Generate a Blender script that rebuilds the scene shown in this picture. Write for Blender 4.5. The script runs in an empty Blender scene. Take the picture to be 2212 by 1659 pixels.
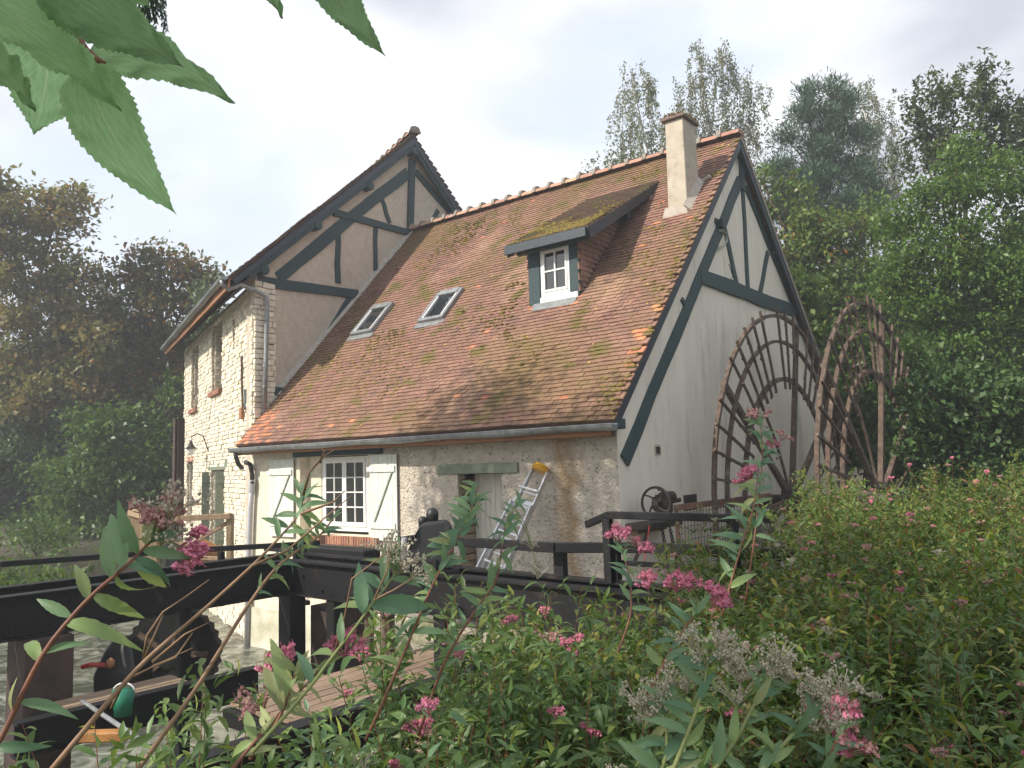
import bpy, math, random
import numpy as np
from mathutils import Vector, Matrix
from mathutils import noise as mn
random.seed(7); rng = np.random.default_rng(7)
R = math.radians
S = bpy.context.scene
COL = S.collection

# ------------------------------------------------------------------ camera
YAW, PITCH, ROLL, FPX = R(-38.4766), R(5.8737), R(-1.6808), 1702.95
CAMLOC = np.array([6.322, -10.513, 0.0])
_f = np.array([math.sin(YAW)*math.cos(PITCH), math.cos(YAW)*math.cos(PITCH), math.sin(PITCH)])
_r0 = np.array([math.cos(YAW), -math.sin(YAW), 0]); _u0 = np.cross(_r0, _f)
_r = _r0*math.cos(ROLL)+_u0*math.sin(ROLL); _u = -_r0*math.sin(ROLL)+_u0*math.cos(ROLL)
cd = bpy.data.cameras.new('camera'); cam = bpy.data.objects.new('camera', cd); COL.objects.link(cam)
m = Matrix.Identity(4)
for i in range(3):
    m[i][0] = _r[i]; m[i][1] = _u[i]; m[i][2] = -_f[i]; m[i][3] = CAMLOC[i]
cam.matrix_world = m
cd.sensor_width = 36; cd.lens = FPX/2212*36; cd.clip_end = 800; cd.clip_start = .05
S.camera = cam

def ray(x, y): return _r*(x-1106)/FPX - _u*(y-829.5)/FPX + _f
def at(x, y, d): return CAMLOC + ray(x, y)*d          # a pixel of the photo taken out to its distance
def onz(x, y, z):
    d = ray(x, y); return CAMLOC + d*(z/d[2])
def onx(x, y, X):
    d = ray(x, y); return CAMLOC + d*((X-CAMLOC[0])/d[0])
def ony(x, y, Y):
    d = ray(x, y); return CAMLOC + d*((Y-CAMLOC[1])/d[1])

# ------------------------------------------------------------------ light
SUN_AZ, SUN_EL = R(-38.5-118), R(38)        # azimuth from +Y towards +X
S.view_settings.view_transform = 'Standard'; S.view_settings.look = 'None'
S.view_settings.gamma = 1; S.view_settings.use_curve_mapping = False
S.view_settings.exposure = 1.2
W = bpy.data.worlds.new('World'); S.world = W; W.use_nodes = True
nt = W.node_tree; nt.nodes.clear()
def N(t, ty, **k):
    n = t.nodes.new(ty)
    for a, v in k.items(): setattr(n, a, v)
    return n
out = N(nt, 'ShaderNodeOutputWorld'); bg = N(nt, 'ShaderNodeBackground'); bg.inputs[1].default_value = .12
sky = N(nt, 'ShaderNodeTexSky', sky_type='NISHITA', sun_disc=False)
sky.sun_elevation = SUN_EL; sky.sun_rotation = SUN_AZ % (2*math.pi); sky.air_density = 1.2; sky.dust_density = 2.5
tc = N(nt, 'ShaderNodeTexCoord'); mp = N(nt, 'ShaderNodeMapping'); mp.inputs['Scale'].default_value = (1, 1, 2.0)
mp.inputs['Location'].default_value = (.35, 1.2, .1)
nz = N(nt, 'ShaderNodeTexNoise'); nz.inputs['Scale'].default_value = 1.9; nz.inputs['Detail'].default_value = 7; nz.inputs['Roughness'].default_value = .5; nz.inputs['Distortion'].default_value = .4
nz2 = N(nt, 'ShaderNodeTexNoise'); nz2.inputs['Scale'].default_value = 3.1; nz2.inputs['Detail'].default_value = 6; nz2.inputs['Roughness'].default_value = .45
r1 = N(nt, 'ShaderNodeValToRGB'); r1.color_ramp.elements[0].position = .36; r1.color_ramp.elements[1].position = .54
r2 = N(nt, 'ShaderNodeValToRGB'); r2.color_ramp.elements[0].position = .36; r2.color_ramp.elements[0].color = (2.5, 2.6, 2.95, 1)
r2.color_ramp.elements[1].position = .62; r2.color_ramp.elements[1].color = (4.3, 4.4, 4.6, 1)
mx = N(nt, 'ShaderNodeMixRGB')
hz = N(nt, 'ShaderNodeMixRGB'); hz.inputs[0].default_value = .7; hz.inputs[2].default_value = (3.55, 3.8, 4.15, 1)
L = nt.links.new
L(tc.outputs['Generated'], mp.inputs[0]); L(mp.outputs[0], nz.inputs[0]); L(mp.outputs[0], nz2.inputs[0])
L(nz.outputs[0], r1.inputs[0]); L(nz2.outputs[0], r2.inputs[0]); L(r1.outputs[0], mx.inputs[0])
L(sky.outputs[0], hz.inputs[1]); L(hz.outputs[0], mx.inputs[1]); L(r2.outputs[0], mx.inputs[2]); L(mx.outputs[0], bg.inputs[0]); L(bg.outputs[0], out.inputs[0])
sd = bpy.data.lights.new('sun', 'SUN'); sd.energy = 2.8; sd.angle = R(.6); sd.color = (1, .93, .82)
so = bpy.data.objects.new('sun', sd); COL.objects.link(so)
sdir = Vector((math.sin(SUN_AZ)*math.cos(SUN_EL), math.cos(SUN_AZ)*math.cos(SUN_EL), math.sin(SUN_EL)))
so.rotation_euler = sdir.to_track_quat('Z', 'Y').to_euler()

# ------------------------------------------------------------------ materials
def mat(name, c1, c2=None, scale=4, rough=.8, bump=0, bscale=60, c3=None, s3=1.2, t3=(.5, .65), metal=0, detail=6, rnd=0, stretch=None, spec=None, bdist=.02, attr=None):
    m = bpy.data.materials.new(name); m.use_nodes = True; t = m.node_tree
    b = t.nodes['Principled BSDF']; b.inputs['Roughness'].default_value = rough; b.inputs['Metallic'].default_value = metal
    if spec is not None: b.inputs['Specular IOR Level'].default_value = spec
    k = t.links.new; g = N(t, 'ShaderNodeNewGeometry')
    pos = g.outputs['Position']
    if stretch:
        mm = N(t, 'ShaderNodeMapping'); mm.inputs['Scale'].default_value = stretch; k(pos, mm.inputs[0]); spos = mm.outputs[0]
    else: spos = pos
    c2 = c2 or tuple(x*.8 for x in c1)
    n1 = N(t, 'ShaderNodeTexNoise'); n1.inputs['Scale'].default_value = scale; n1.inputs['Detail'].default_value = detail; k(spos, n1.inputs[0])
    rp = N(t, 'ShaderNodeValToRGB'); rp.color_ramp.elements[0].position = .35; rp.color_ramp.elements[1].position = .65
    rp.color_ramp.elements[0].color = (*c2, 1); rp.color_ramp.elements[1].color = (*c1, 1); k(n1.outputs[0], rp.inputs[0])
    col = rp.outputs[0]
    if rnd:
        at_ = N(t, 'ShaderNodeAttribute'); at_.attribute_name = 'rnd'
        oi = N(t, 'ShaderNodeObjectInfo'); ad = N(t, 'ShaderNodeMath', operation='ADD'); fr = N(t, 'ShaderNodeMath', operation='FRACT')
        k(at_.outputs['Fac'], ad.inputs[0]); k(oi.outputs['Random'], ad.inputs[1]); k(ad.outputs[0], fr.inputs[0])
        mr = N(t, 'ShaderNodeMapRange'); mr.inputs[3].default_value = 1-rnd; mr.inputs[4].default_value = 1+rnd; k(fr.outputs[0], mr.inputs[0])
        hs = N(t, 'ShaderNodeHueSaturation'); k(mr.outputs[0], hs.inputs['Value']); k(col, hs.inputs['Color']); col = hs.outputs[0]
        mh = N(t, 'ShaderNodeMath', operation='MULTIPLY'); mh.inputs[1].default_value = 7.3; k(fr.outputs[0], mh.inputs[0]); f2 = N(t, 'ShaderNodeMath', operation='FRACT'); k(mh.outputs[0], f2.inputs[0])
        mr2 = N(t, 'ShaderNodeMapRange'); mr2.inputs[3].default_value = .5-rnd*.04; mr2.inputs[4].default_value = .5+rnd*.05; k(f2.outputs[0], mr2.inputs[0]); k(mr2.outputs[0], hs.inputs['Hue'])
    if c3:
        lst = c3 if isinstance(c3, list) else ([c3] if isinstance(c3[0], tuple) else [(c3, s3, t3)])
        for j, (cc, ss, tt) in enumerate(lst):
            n3 = N(t, 'ShaderNodeTexNoise', noise_dimensions='4D'); n3.inputs['W'].default_value = j*3.7+1; n3.inputs['Scale'].default_value = ss; n3.inputs['Detail'].default_value = 8; n3.inputs['Roughness'].default_value = .62
            k(spos, n3.inputs[0]); r3 = N(t, 'ShaderNodeValToRGB'); r3.color_ramp.elements[0].position = tt[0]; r3.color_ramp.elements[1].position = tt[1]; k(n3.outputs[0], r3.inputs[0])
            m3 = N(t, 'ShaderNodeMixRGB'); k(r3.outputs[0], m3.inputs[0]); k(col, m3.inputs[1]); m3.inputs[2].default_value = (*cc, 1); col = m3.outputs[0]
    k(col, b.inputs['Base Color'])
    if bump:
        nb = N(t, 'ShaderNodeTexNoise'); nb.inputs['Scale'].default_value = bscale; nb.inputs['Detail'].default_value = 5; k(spos, nb.inputs[0])
        bp = N(t, 'ShaderNodeBump'); bp.inputs['Strength'].default_value = bump; bp.inputs['Distance'].default_value = bdist; k(nb.outputs[0], bp.inputs['Height']); k(bp.outputs[0], b.inputs['Normal'])
    return m

def leafmat(name, cols, trans=.35, rough=.45, spec=.4, hv=.25):
    """cols: list of (position, colour) over the per-face random value."""
    m = bpy.data.materials.new(name); m.use_nodes = True; t = m.node_tree; b = t.nodes['Principled BSDF']; o = t.nodes['Material Output']; k = t.links.new
    a = N(t, 'ShaderNodeAttribute'); a.attribute_name = 'rnd'
    oi = N(t, 'ShaderNodeObjectInfo')
    rp = N(t, 'ShaderNodeValToRGB'); e = rp.color_ramp.elements
    while len(e) < len(cols): e.new(.5)
    for el, (p, c) in zip(e, cols): el.position = p; el.color = (*c, 1)
    k(a.outputs['Fac'], rp.inputs[0])
    hs = N(t, 'ShaderNodeHueSaturation'); mr = N(t, 'ShaderNodeMapRange'); mr.inputs[3].default_value = 1-hv; mr.inputs[4].default_value = 1+hv
    k(oi.outputs['Random'], mr.inputs[0]); k(mr.outputs[0], hs.inputs['Value']); k(rp.outputs[0], hs.inputs['Color'])
    k(hs.outputs[0], b.inputs['Base Color']); b.inputs['Roughness'].default_value = rough; b.inputs['Specular IOR Level'].default_value = spec
    tr = N(t, 'ShaderNodeBsdfTranslucent'); mxs = N(t, 'ShaderNodeMixShader'); mxs.inputs[0].default_value = trans
    h2 = N(t, 'ShaderNodeHueSaturation'); h2.inputs['Value'].default_value = 1.25; h2.inputs['Hue'].default_value = .485; h2.inputs['Saturation'].default_value = 1.1; k(hs.outputs[0], h2.inputs['Color']); k(h2.outputs[0], tr.inputs[0])
    k(b.outputs[0], mxs.inputs[1]); k(tr.outputs[0], mxs.inputs[2]); k(mxs.outputs[0], o.inputs[0])
    return m

M = {}
M['pebble'] = mat('pebbledash render', (.58, .52, .44), (.48, .42, .345), 5, .95, 1.0, 19, c3=[((.30, .22, .14), .9, (.60, .78)), ((.26, .21, .16), 1.7, (.6, .8)), ((.6, .55, .47), 2.3, (.55, .7)), ((.24, .20, .155), 17, (.56, .64))], bdist=.07)
t = M['pebble'].node_tree; b = t.nodes['Principled BSDF']; lk = b.inputs['Base Color'].links[0]; src = lk.from_socket      # rust run below the gutter joint
g_ = N(t, 'ShaderNodeNewGeometry'); sx_ = N(t, 'ShaderNodeSeparateXYZ'); t.links.new(g_.outputs['Position'], sx_.inputs[0])
nn_ = N(t, 'ShaderNodeTexNoise'); nn_.inputs['Scale'].default_value = 2.5; nn_.inputs['Detail'].default_value = 7; t.links.new(g_.outputs['Position'], nn_.inputs[0])
def mth(op, a, b_=None):
    q_ = N(t, 'ShaderNodeMath', operation=op)
    for i_, v_ in enumerate((a, b_)):
        if v_ is None: continue
        if isinstance(v_, (int, float)): q_.inputs[i_].default_value = v_
        else: t.links.new(v_, q_.inputs[i_])
    return q_.outputs[0]
dist_ = mth('ABSOLUTE', mth('ADD', mth('ADD', sx_.outputs[0], .98), mth('MULTIPLY', mth('SUBTRACT', nn_.outputs[0], .5), .9)))
mr_ = N(t, 'ShaderNodeMapRange'); mr_.inputs[1].default_value = .02; mr_.inputs[2].default_value = .34; mr_.inputs[3].default_value = .75; mr_.inputs[4].default_value = 0; t.links.new(dist_, mr_.inputs[0])
mm_ = N(t, 'ShaderNodeMixRGB'); t.links.new(mr_.outputs[0], mm_.inputs[0]); t.links.new(src, mm_.inputs[1]); mm_.inputs[2].default_value = (.31, .185, .075, 1); t.links.new(mm_.outputs[0], b.inputs['Base Color'])
M['tallrender'] = mat('beige rough render', (.56, .475, .385), (.48, .40, .32), 6, .95, .9, 22, c3=[((.36, .30, .24), 1.1, (.55, .75))], bdist=.03)
M['gable'] = mat('smooth gable render', (.76, .70, .60), (.68, .625, .53), 1.5, .9, .2, 30, c3=[((.40, .36, .30), .8, (.56, .8)), ((.46, .41, .34), 3.0, (.56, .75)), ((.36, .32, .27), 5.5, (.64, .74))], stretch=(1, 1.4, .3))
M['limewash'] = mat('cream limewash', (.72, .66, .53), (.62, .55, .42), 7, .92, .6, 30, c3=((.45, .36, .22), 2, (.62, .8)))
M['stone'] = mat('cream limestone', (.76, .70, .58), (.64, .57, .44), 9, .92, .7, 35, c3=((.46, .29, .2), 3, (.6, .78)), rnd=.16)
M['mortar'] = mat('sandy mortar', (.44, .37, .28), (.34, .28, .20), 9, .95, .5, 60)
M['brownstone'] = mat('brown jamb stone', (.30, .23, .15), (.20, .15, .10), 9, .95, .6, 50, rnd=.25)
M['tile'] = mat('clay tile', (.27, .14, .098), (.185, .10, .073), 26, .85, .45, 120, c3=[((.36, .22, .15), .55, (.54, .70)), ((.12, .075, .058), 2.5, (.53, .70)), ((.17, .115, .036), .42, (.50, .74)), ((.13, .10, .022), 1.6, (.55, .63)), ((.42, .22, .04), 5.5, (.72, .76)), ((.45, .40, .28), 9, (.72, .77))], rnd=.18)
M['tiledark'] = mat('old brown tile', (.16, .10, .075), (.10, .07, .055), 20, .9, .4, 90, c3=[((.12, .11, .05), 2.5, (.5, .65))], rnd=.25)
M['tilebright'] = mat('bright orange tile', (.48, .20, .10), (.38, .15, .08), 20, .85, .3, 90, rnd=.2)  # brighter, more orange tiles grouped at left corner, right verge and dormer foot
M['ridge'] = mat('ridge tile', (.46, .25, .17), (.36, .19, .13), 12, .9, .4, 60, c3=((.40, .34, .26), 5, (.55, .7)), rnd=.2)
M['ridgemortar'] = mat('grey ridge mortar', (.30, .26, .21), (.18, .16, .13), 15, .95, .8, 50)
M['moss'] = mat('yellow green moss', (.20, .145, .03), (.11, .08, .018), 25, 1, .5, 120, rnd=.3)
M['lichen'] = mat('yellow lichen', (.46, .27, .05), (.30, .20, .06), 25, .95, .3, 90, rnd=.2)
M['timber'] = mat('slate green painted timber', (.036, .066, .072), (.022, .045, .05), 12, .55, .5, 40, stretch=(3, 3, 3), rnd=.12, spec=.35)
M['timberblue'] = mat('blue grey fascia paint', (.024, .036, .052), (.016, .025, .038), 14, .5, .3, 50, rnd=.1)
M['greygreen'] = mat('faded grey green paint', (.20, .23, .17), (.14, .165, .12), 14, .7, .3, 60)
M['shutter'] = mat('pale shutter paint', (.66, .68, .62), (.58, .61, .55), 6, .55, .15, 40, rnd=.04)
M['white'] = mat('white window paint', (.80, .80, .78), (.72, .72, .70), 6, .4, .1, 40)
M['door'] = mat('off white door paint', (.60, .58, .52), (.48, .46, .40), 6, .6, .2, 40, stretch=(4, 4, .6), rnd=.05)
M['zinc'] = mat('weathered zinc', (.30, .315, .32), (.21, .22, .225), 7, .45, .15, 40, metal=.45, c3=((.14, .13, .12), 3, (.58, .8)))
M['pvc'] = mat('pale grey pipe', (.45, .45, .47), (.38, .38, .4), 3, .5)
M['chimney'] = mat('chimney render', (.48, .42, .34), (.40, .345, .27), 5, .95, .4, 60, c3=[((.24, .20, .14), 2.2, (.56, .74))])
M['flash'] = mat('grey lime fillet', (.46, .41, .36), (.36, .32, .27), 8, .95, .4, 60)
M['fascia'] = mat('bare orange wood', (.36, .17, .075), (.26, .12, .05), 6, .75, .2, 60, stretch=(1, 6, 6))
M['soffit'] = mat('brown soffit board', (.17, .10, .065), (.11, .065, .045), 8, .8, .3, 60)
M['brick'] = mat('sill brick', (.36, .17, .11), (.26, .12, .08), 15, .9, .5, 80, rnd=.3)
M['steel'] = mat('black painted steel', (.010, .010, .011), (.006, .006, .007), 14, .5, .3, 90, c3=((.07, .045, .034), 3.5, (.60, .78)), spec=.3)
M['steelbrown'] = mat('rusty brown steel', (.07, .04, .032), (.035, .022, .02), 6, .7, .4, 50)
M['rust'] = mat('flaking rusty iron', (.13, .085, .06), (.06, .042, .032), 9, .88, .9, 60, c3=[((.20, .165, .13), 5.5, (.56, .66)), ((.06, .06, .02), 2.5, (.6, .75))])
M['rustred'] = mat('rusty angle iron', (.22, .10, .06), (.12, .06, .045), 12, .85, .6, 70, c3=((.35, .25, .18), 9, (.56, .62)))
M['iron'] = mat('old cast iron', (.045, .034, .028), (.025, .02, .018), 10, .6, .4, 70, metal=.3)
M['alu'] = mat('aluminium', (.62, .63, .64), (.52, .53, .54), 5, .35, .05, 30, metal=.7)
M['yellow'] = mat('yellow plastic', (.78, .42, .03), (.68, .34, .02), 5, .4)
M['cable'] = mat('pale cable', (.45, .43, .38), rough=.6)
M['black'] = mat('black plastic', (.012, .012, .012), rough=.5)
M['dark'] = mat('dark interior', (.02, .018, .015), rough=.9)  # near-black for unlit hollows, their shade put into the colour
M['paleWood'] = mat('weathered pale wood', (.34, .24, .14), (.22, .15, .09), 5, .8, .3, 60, stretch=(6, 6, 1), rnd=.12)
M['orangewood'] = mat('oiled orange wood', (.36, .15, .04), (.22, .08, .025), 7, .6, .3, 60, rnd=.2)
M['deck'] = mat('deck plank', (.30, .21, .145), (.20, .135, .09), 7, .75, .4, 50, stretch=(8, 1, 8), rnd=.15)
M['rock'] = mat('mossy rubble', (.30, .26, .20), (.16, .14, .11), 4, .95, .9, 25, c3=((.10, .11, .04), 2.5, (.45, .65)), rnd=.2)
M['soil'] = mat('damp soil and leaf litter', (.075, .055, .035), (.035, .03, .02), 3, .97, .9, 14, c3=((.05, .075, .02), .8, (.42, .6)), bdist=.05)
M['concrete'] = mat('old concrete', (.30, .28, .24), (.2, .185, .16), 3, .92, .5, 30, c3=((.10, .10, .06), 1.8, (.5, .7)))
M['mossyplinth'] = mat('green stained plinth', (.62, .58, .48), (.40, .39, .27), 2.5, .95, .6, 25)
M['red'] = mat('red plastic', (.45, .03, .02), rough=.5)
M['greenplastic'] = mat('green plastic', (.01, .16, .09), rough=.45)
M['bark'] = mat('dark bark', (.09, .07, .05), (.045, .035, .028), 12, .95, .8, 25)
M['birchbark'] = mat('birch bark', (.52, .49, .43), (.30, .28, .24), 9, .85, .4, 30, c3=((.05, .045, .04), 6, (.60, .66)))
M['stemred'] = mat('red brown stem', (.24, .10, .055), (.16, .065, .04), 30, .6)
M['stemtan'] = mat('tan woody stem', (.30, .19, .11), (.22, .13, .075), 30, .7)
M['stemgreen'] = mat('green stem', (.24, .27, .09), (.17, .2, .07), 30, .6)
M['dry'] = mat('dry seed heads', (.54, .48, .37), (.42, .37, .28), 30, .9, rnd=.2)
M['pink'] = mat('pink blossom', (.62, .22, .31), (.50, .14, .21), 60, .7, rnd=.35)
M['rosebrown'] = mat('faded rose blossom', (.48, .24, .24), (.36, .20, .17), 60, .8, rnd=.3)

g = bpy.data.materials.new('dark glass'); g.use_nodes = True; t = g.node_tree; b = t.nodes['Principled BSDF']
b.inputs['Base Color'].default_value = (.018, .02, .022, 1); b.inputs['Roughness'].default_value = .03; b.inputs['Specular IOR Level'].default_value = .8; b.inputs['Coat Weight'].default_value = .5; b.inputs['Coat Roughness'].default_value = .02
M['glass'] = g
w = bpy.data.materials.new('river water'); w.use_nodes = True; t = w.node_tree; b = t.nodes['Principled BSDF']
b.inputs['Roughness'].default_value = .12
n_ = N(t, 'ShaderNodeTexNoise'); n_.inputs['Scale'].default_value = 2.2; n_.inputs['Detail'].default_value = 8; n_.inputs['Distortion'].default_value = 1.2
gg = N(t, 'ShaderNodeNewGeometry'); t.links.new(gg.outputs['Position'], n_.inputs[0])
rr = N(t, 'ShaderNodeValToRGB'); rr.color_ramp.elements[0].position = .42; rr.color_ramp.elements[0].color = (.045, .048, .032, 1); rr.color_ramp.elements[1].position = .62; rr.color_ramp.elements[1].color = (.24, .25, .20, 1)
t.links.new(n_.outputs[0], rr.inputs[0]); t.links.new(rr.outputs[0], b.inputs['Base Color'])
bp = N(t, 'ShaderNodeBump'); bp.inputs['Strength'].default_value = .9; bp.inputs['Distance'].default_value = .12; t.links.new(n_.outputs[0], bp.inputs['Height']); t.links.new(bp.outputs[0], b.inputs['Normal'])
M['water'] = w

LF = {}
LF['spirea'] = leafmat('spirea leaf', [(0, (.08, .15, .055)), (.45, (.13, .21, .065)), (.8, (.19, .25, .06)), (.93, (.26, .29, .07)), (1, (.28, .12, .05))], .35)
LF['spireanear'] = leafmat('near spirea leaf', [(0, (.12, .225, .125)), (.7, (.16, .27, .14)), (.92, (.26, .35, .12)), (1, (.38, .41, .18))], .35, hv=.12)
LF['young'] = leafmat('young pale leaf', [(0, (.24, .32, .12)), (1, (.40, .42, .20))], .35)
LF['warm'] = leafmat('warm spirea leaf', [(0, (.055, .11, .025)), (.4, (.10, .17, .035)), (.65, (.17, .21, .04)), (.8, (.27, .25, .05)), (.9, (.24, .12, .05)), (1, (.30, .09, .06))], .35)
LF['brown'] = leafmat('browning sycamore leaf', [(0, (.085, .12, .035)), (.5, (.15, .15, .045)), (.8, (.20, .15, .05)), (1, (.27, .16, .05))], .4)
LF['autumn'] = leafmat('turning maple leaf', [(0, (.085, .13, .035)), (.45, (.14, .15, .04)), (.75, (.21, .14, .05)), (.9, (.36, .18, .04)), (1, (.50, .25, .03))], .4)
LF['green'] = leafmat('fresh green leaf', [(0, (.04, .085, .018)), (.5, (.07, .135, .025)), (1, (.12, .20, .04))], .35)
LF['bright'] = leafmat('bright green leaf', [(0, (.045, .09, .02)), (.5, (.075, .14, .028)), (.95, (.12, .20, .04)), (1, (.22, .22, .05))], .4)
LF['mixed'] = leafmat('green and orange leaf', [(0, (.05, .09, .02)), (.5, (.09, .15, .03)), (.85, (.15, .18, .04)), (.95, (.28, .16, .04)), (1, (.42, .17, .03))], .35)
LF['birch'] = leafmat('birch leaf', [(0, (.13, .15, .08)), (.6, (.19, .21, .11)), (1, (.28, .27, .12))], .45)
LF['pine'] = leafmat('pine needles', [(0, (.03, .07, .042)), (1, (.06, .115, .06))], .12)
LF['ivy'] = leafmat('dark ivy leaf', [(0, (.03, .065, .02)), (.6, (.055, .11, .03)), (1, (.10, .17, .045))], .3)
LF['willow'] = leafmat('willow leaf', [(0, (.05, .075, .035)), (.6, (.09, .125, .05)), (1, (.15, .18, .07))], .35)

# big serrated leaf with veins
bl = bpy.data.materials.new('veined leaf'); bl.use_nodes = True; t = bl.node_tree; b = t.nodes['Principled BSDF']; k = t.links.new
uv = N(t, 'ShaderNodeUVMap'); sx = N(t, 'ShaderNodeSeparateXYZ'); k(uv.outputs[0], sx.inputs[0])
ab = N(t, 'ShaderNodeMath', operation='ABSOLUTE'); k(sx.outputs[0], ab.inputs[0])
mu = N(t, 'ShaderNodeMath', operation='MULTIPLY'); mu.inputs[1].default_value = .55; k(ab.outputs[0], mu.inputs[0])
sb = N(t, 'ShaderNodeMath', operation='SUBTRACT'); k(sx.outputs[1], sb.inputs[0]); k(mu.outputs[0], sb.inputs[1])
m9 = N(t, 'ShaderNodeMath', operation='MULTIPLY'); m9.inputs[1].default_value = 8.5; k(sb.outputs[0], m9.inputs[0])
pp = N(t, 'ShaderNodeMath', operation='PINGPONG'); pp.inputs[1].default_value = .5; k(m9.outputs[0], pp.inputs[0])
v1 = N(t, 'ShaderNodeMapRange'); v1.inputs[1].default_value = .0; v1.inputs[2].default_value = .07; v1.inputs[3].default_value = 1; v1.inputs[4].default_value = 0; k(pp.outputs[0], v1.inputs[0])
v2 = N(t, 'ShaderNodeMapRange'); v2.inputs[1].default_value = .008; v2.inputs[2].default_value = .03; v2.inputs[3].default_value = 1; v2.inputs[4].default_value = 0; k(ab.outputs[0], v2.inputs[0])
mxm = N(t, 'ShaderNodeMath', operation='MAXIMUM'); k(v1.outputs[0], mxm.inputs[0]); k(v2.outputs[0], mxm.inputs[1])
nn = N(t, 'ShaderNodeTexNoise'); nn.inputs['Scale'].default_value = 9; nn.inputs['Detail'].default_value = 7; k(uv.outputs[0], nn.inputs[0])
rp = N(t, 'ShaderNodeValToRGB'); rp.color_ramp.elements[0].position = .3; rp.color_ramp.elements[0].color = (.26, .44, .20, 1); rp.color_ramp.elements[1].position = .7; rp.color_ramp.elements[1].color = (.37, .57, .28, 1); k(nn.outputs[0], rp.inputs[0])
mm = N(t, 'ShaderNodeMixRGB'); m5 = N(t, 'ShaderNodeMath', operation='MULTIPLY'); m5.inputs[1].default_value = .8; k(mxm.outputs[0], m5.inputs[0]); k(m5.outputs[0], mm.inputs[0]); k(rp.outputs[0], mm.inputs[1]); mm.inputs[2].default_value = (.50, .62, .36, 1)
oi_ = N(t, 'ShaderNodeObjectInfo'); hv_ = N(t, 'ShaderNodeHueSaturation'); mv_ = N(t, 'ShaderNodeMapRange'); mv_.inputs[3].default_value = .72; mv_.inputs[4].default_value = 1.25; k(oi_.outputs['Random'], mv_.inputs[0]); k(mv_.outputs[0], hv_.inputs['Value']); k(mm.outputs[0], hv_.inputs['Color']); mm = hv_
k(mm.outputs[0], b.inputs['Base Color']); b.inputs['Roughness'].default_value = .5; b.inputs['Specular IOR Level'].default_value = .3
bp = N(t, 'ShaderNodeBump'); bp.inputs['Strength'].default_value = .6; bp.inputs['Distance'].default_value = .002; bp.invert = True; k(mxm.outputs[0], bp.inputs['Height']); k(bp.outputs[0], b.inputs['Normal'])
tr = N(t, 'ShaderNodeBsdfTranslucent'); k(mm.outputs[0], tr.inputs[0]); ms = N(t, 'ShaderNodeMixShader'); ms.inputs[0].default_value = .7
k(b.outputs[0], ms.inputs[1]); k(tr.outputs[0], ms.inputs[2]); k(ms.outputs[0], t.nodes['Material Output'].inputs[0])
M['veined'] = bl

# ------------------------------------------------------------------ mesh helpers
class MB:
    def __init__(s): s.v = []; s.f = []; s.r = []
    def add(s, vs, fs, r=None):
        o = len(s.v); s.v += [tuple(map(float, p)) for p in vs]; s.f += [tuple(i+o for i in q) for q in fs]
        r = random.random() if r is None else r; s.r += [r]*len(fs); return s
    def hexa(s, p, r=None):   # 8 corners: bottom 4 ccw, top 4 ccw
        return s.add(p, [(3, 2, 1, 0), (4, 5, 6, 7), (0, 1, 5, 4), (1, 2, 6, 5), (2, 3, 7, 6), (3, 0, 4, 7)], r)
    def box(s, a, b, r=None):
        x0, y0, z0 = a; x1, y1, z1 = b
        return s.hexa([(x0, y0, z0), (x1, y0, z0), (x1, y1, z0), (x0, y1, z0), (x0, y0, z1), (x1, y0, z1), (x1, y1, z1), (x0, y1, z1)], r)
    def obox(s, o, ux, uy, uz, a, b, r=None):
        o, ux, uy, uz = map(np.asarray, (o, ux, uy, uz))
        P = [o+ux*x+uy*y+uz*z for z in (a[2], b[2]) for x, y in ((a[0], a[1]), (b[0], a[1]), (b[0], b[1]), (a[0], b[1]))]
        return s.hexa(P, r)
    def beam(s, p0, p1, w, h, up=(0, 0, 1), r=None):
        p0 = np.array(p0, float); p1 = np.array(p1, float); d = p1-p0; Ln = np.linalg.norm(d); d /= Ln
        sd_ = np.cross(d, np.array(up, float)); n = np.linalg.norm(sd_)
        if n < 1e-5: sd_ = np.cross(d, (1, 0, 0)); n = np.linalg.norm(sd_)
        sd_ /= n; u = np.cross(sd_, d)
        return s.obox(p0, d, sd_, u, (0, -w/2, -h/2), (Ln, w/2, h/2), r)
    def tube(s, pts, rad, n=8, cap=True, r=None):
        P = np.array(pts, float); K = len(P); rad = [rad]*K if np.isscalar(rad) else rad
        vs = []; T = np.gradient(P, axis=0); ref = np.array([.13, .21, .97])
        for i in range(K):
            d = T[i]/(np.linalg.norm(T[i])+1e-9); a = np.cross(d, ref); 
            if np.linalg.norm(a) < .1: a = np.cross(d, (1, 0, 0))
            a /= np.linalg.norm(a); b_ = np.cross(d, a)
            for j in range(n):
                th = 2*math.pi*j/n; vs.append(P[i]+(a*math.cos(th)+b_*math.sin(th))*rad[i])
        fs = [(i*n+j, i*n+(j+1) % n, (i+1)*n+(j+1) % n, (i+1)*n+j) for i in range(K-1) for j in range(n)]
        if cap: fs += [tuple(range(n-1, -1, -1)), tuple(range((K-1)*n, K*n))]
        return s.add(vs, fs, r)
    def prism(s, poly, axis, a, b, r=None):   # polygon of 2-D points (other two axes in order), pushed along axis
        def mk(p, v): q = list(p); q.insert(axis, v); return q
        n = len(poly); vs = [mk(p, a) for p in poly]+[mk(p, b) for p in poly]
        fs = [tuple(range(n)), tuple(range(2*n-1, n-1, -1))]+[(i, i+n, (i+1) % n+n, (i+1) % n) for i in range(n)]
        return s.add(vs, fs, r)
    def blob(s, c, rx, ry, rz, jit=.2, r=None):
        import bmesh
        vs = ICO_V*np.array([rx, ry, rz])*(1+rng.uniform(-jit, jit, (len(ICO_V), 1)))+np.array(c)
        return s.add(vs, ICO_F, r)

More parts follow.
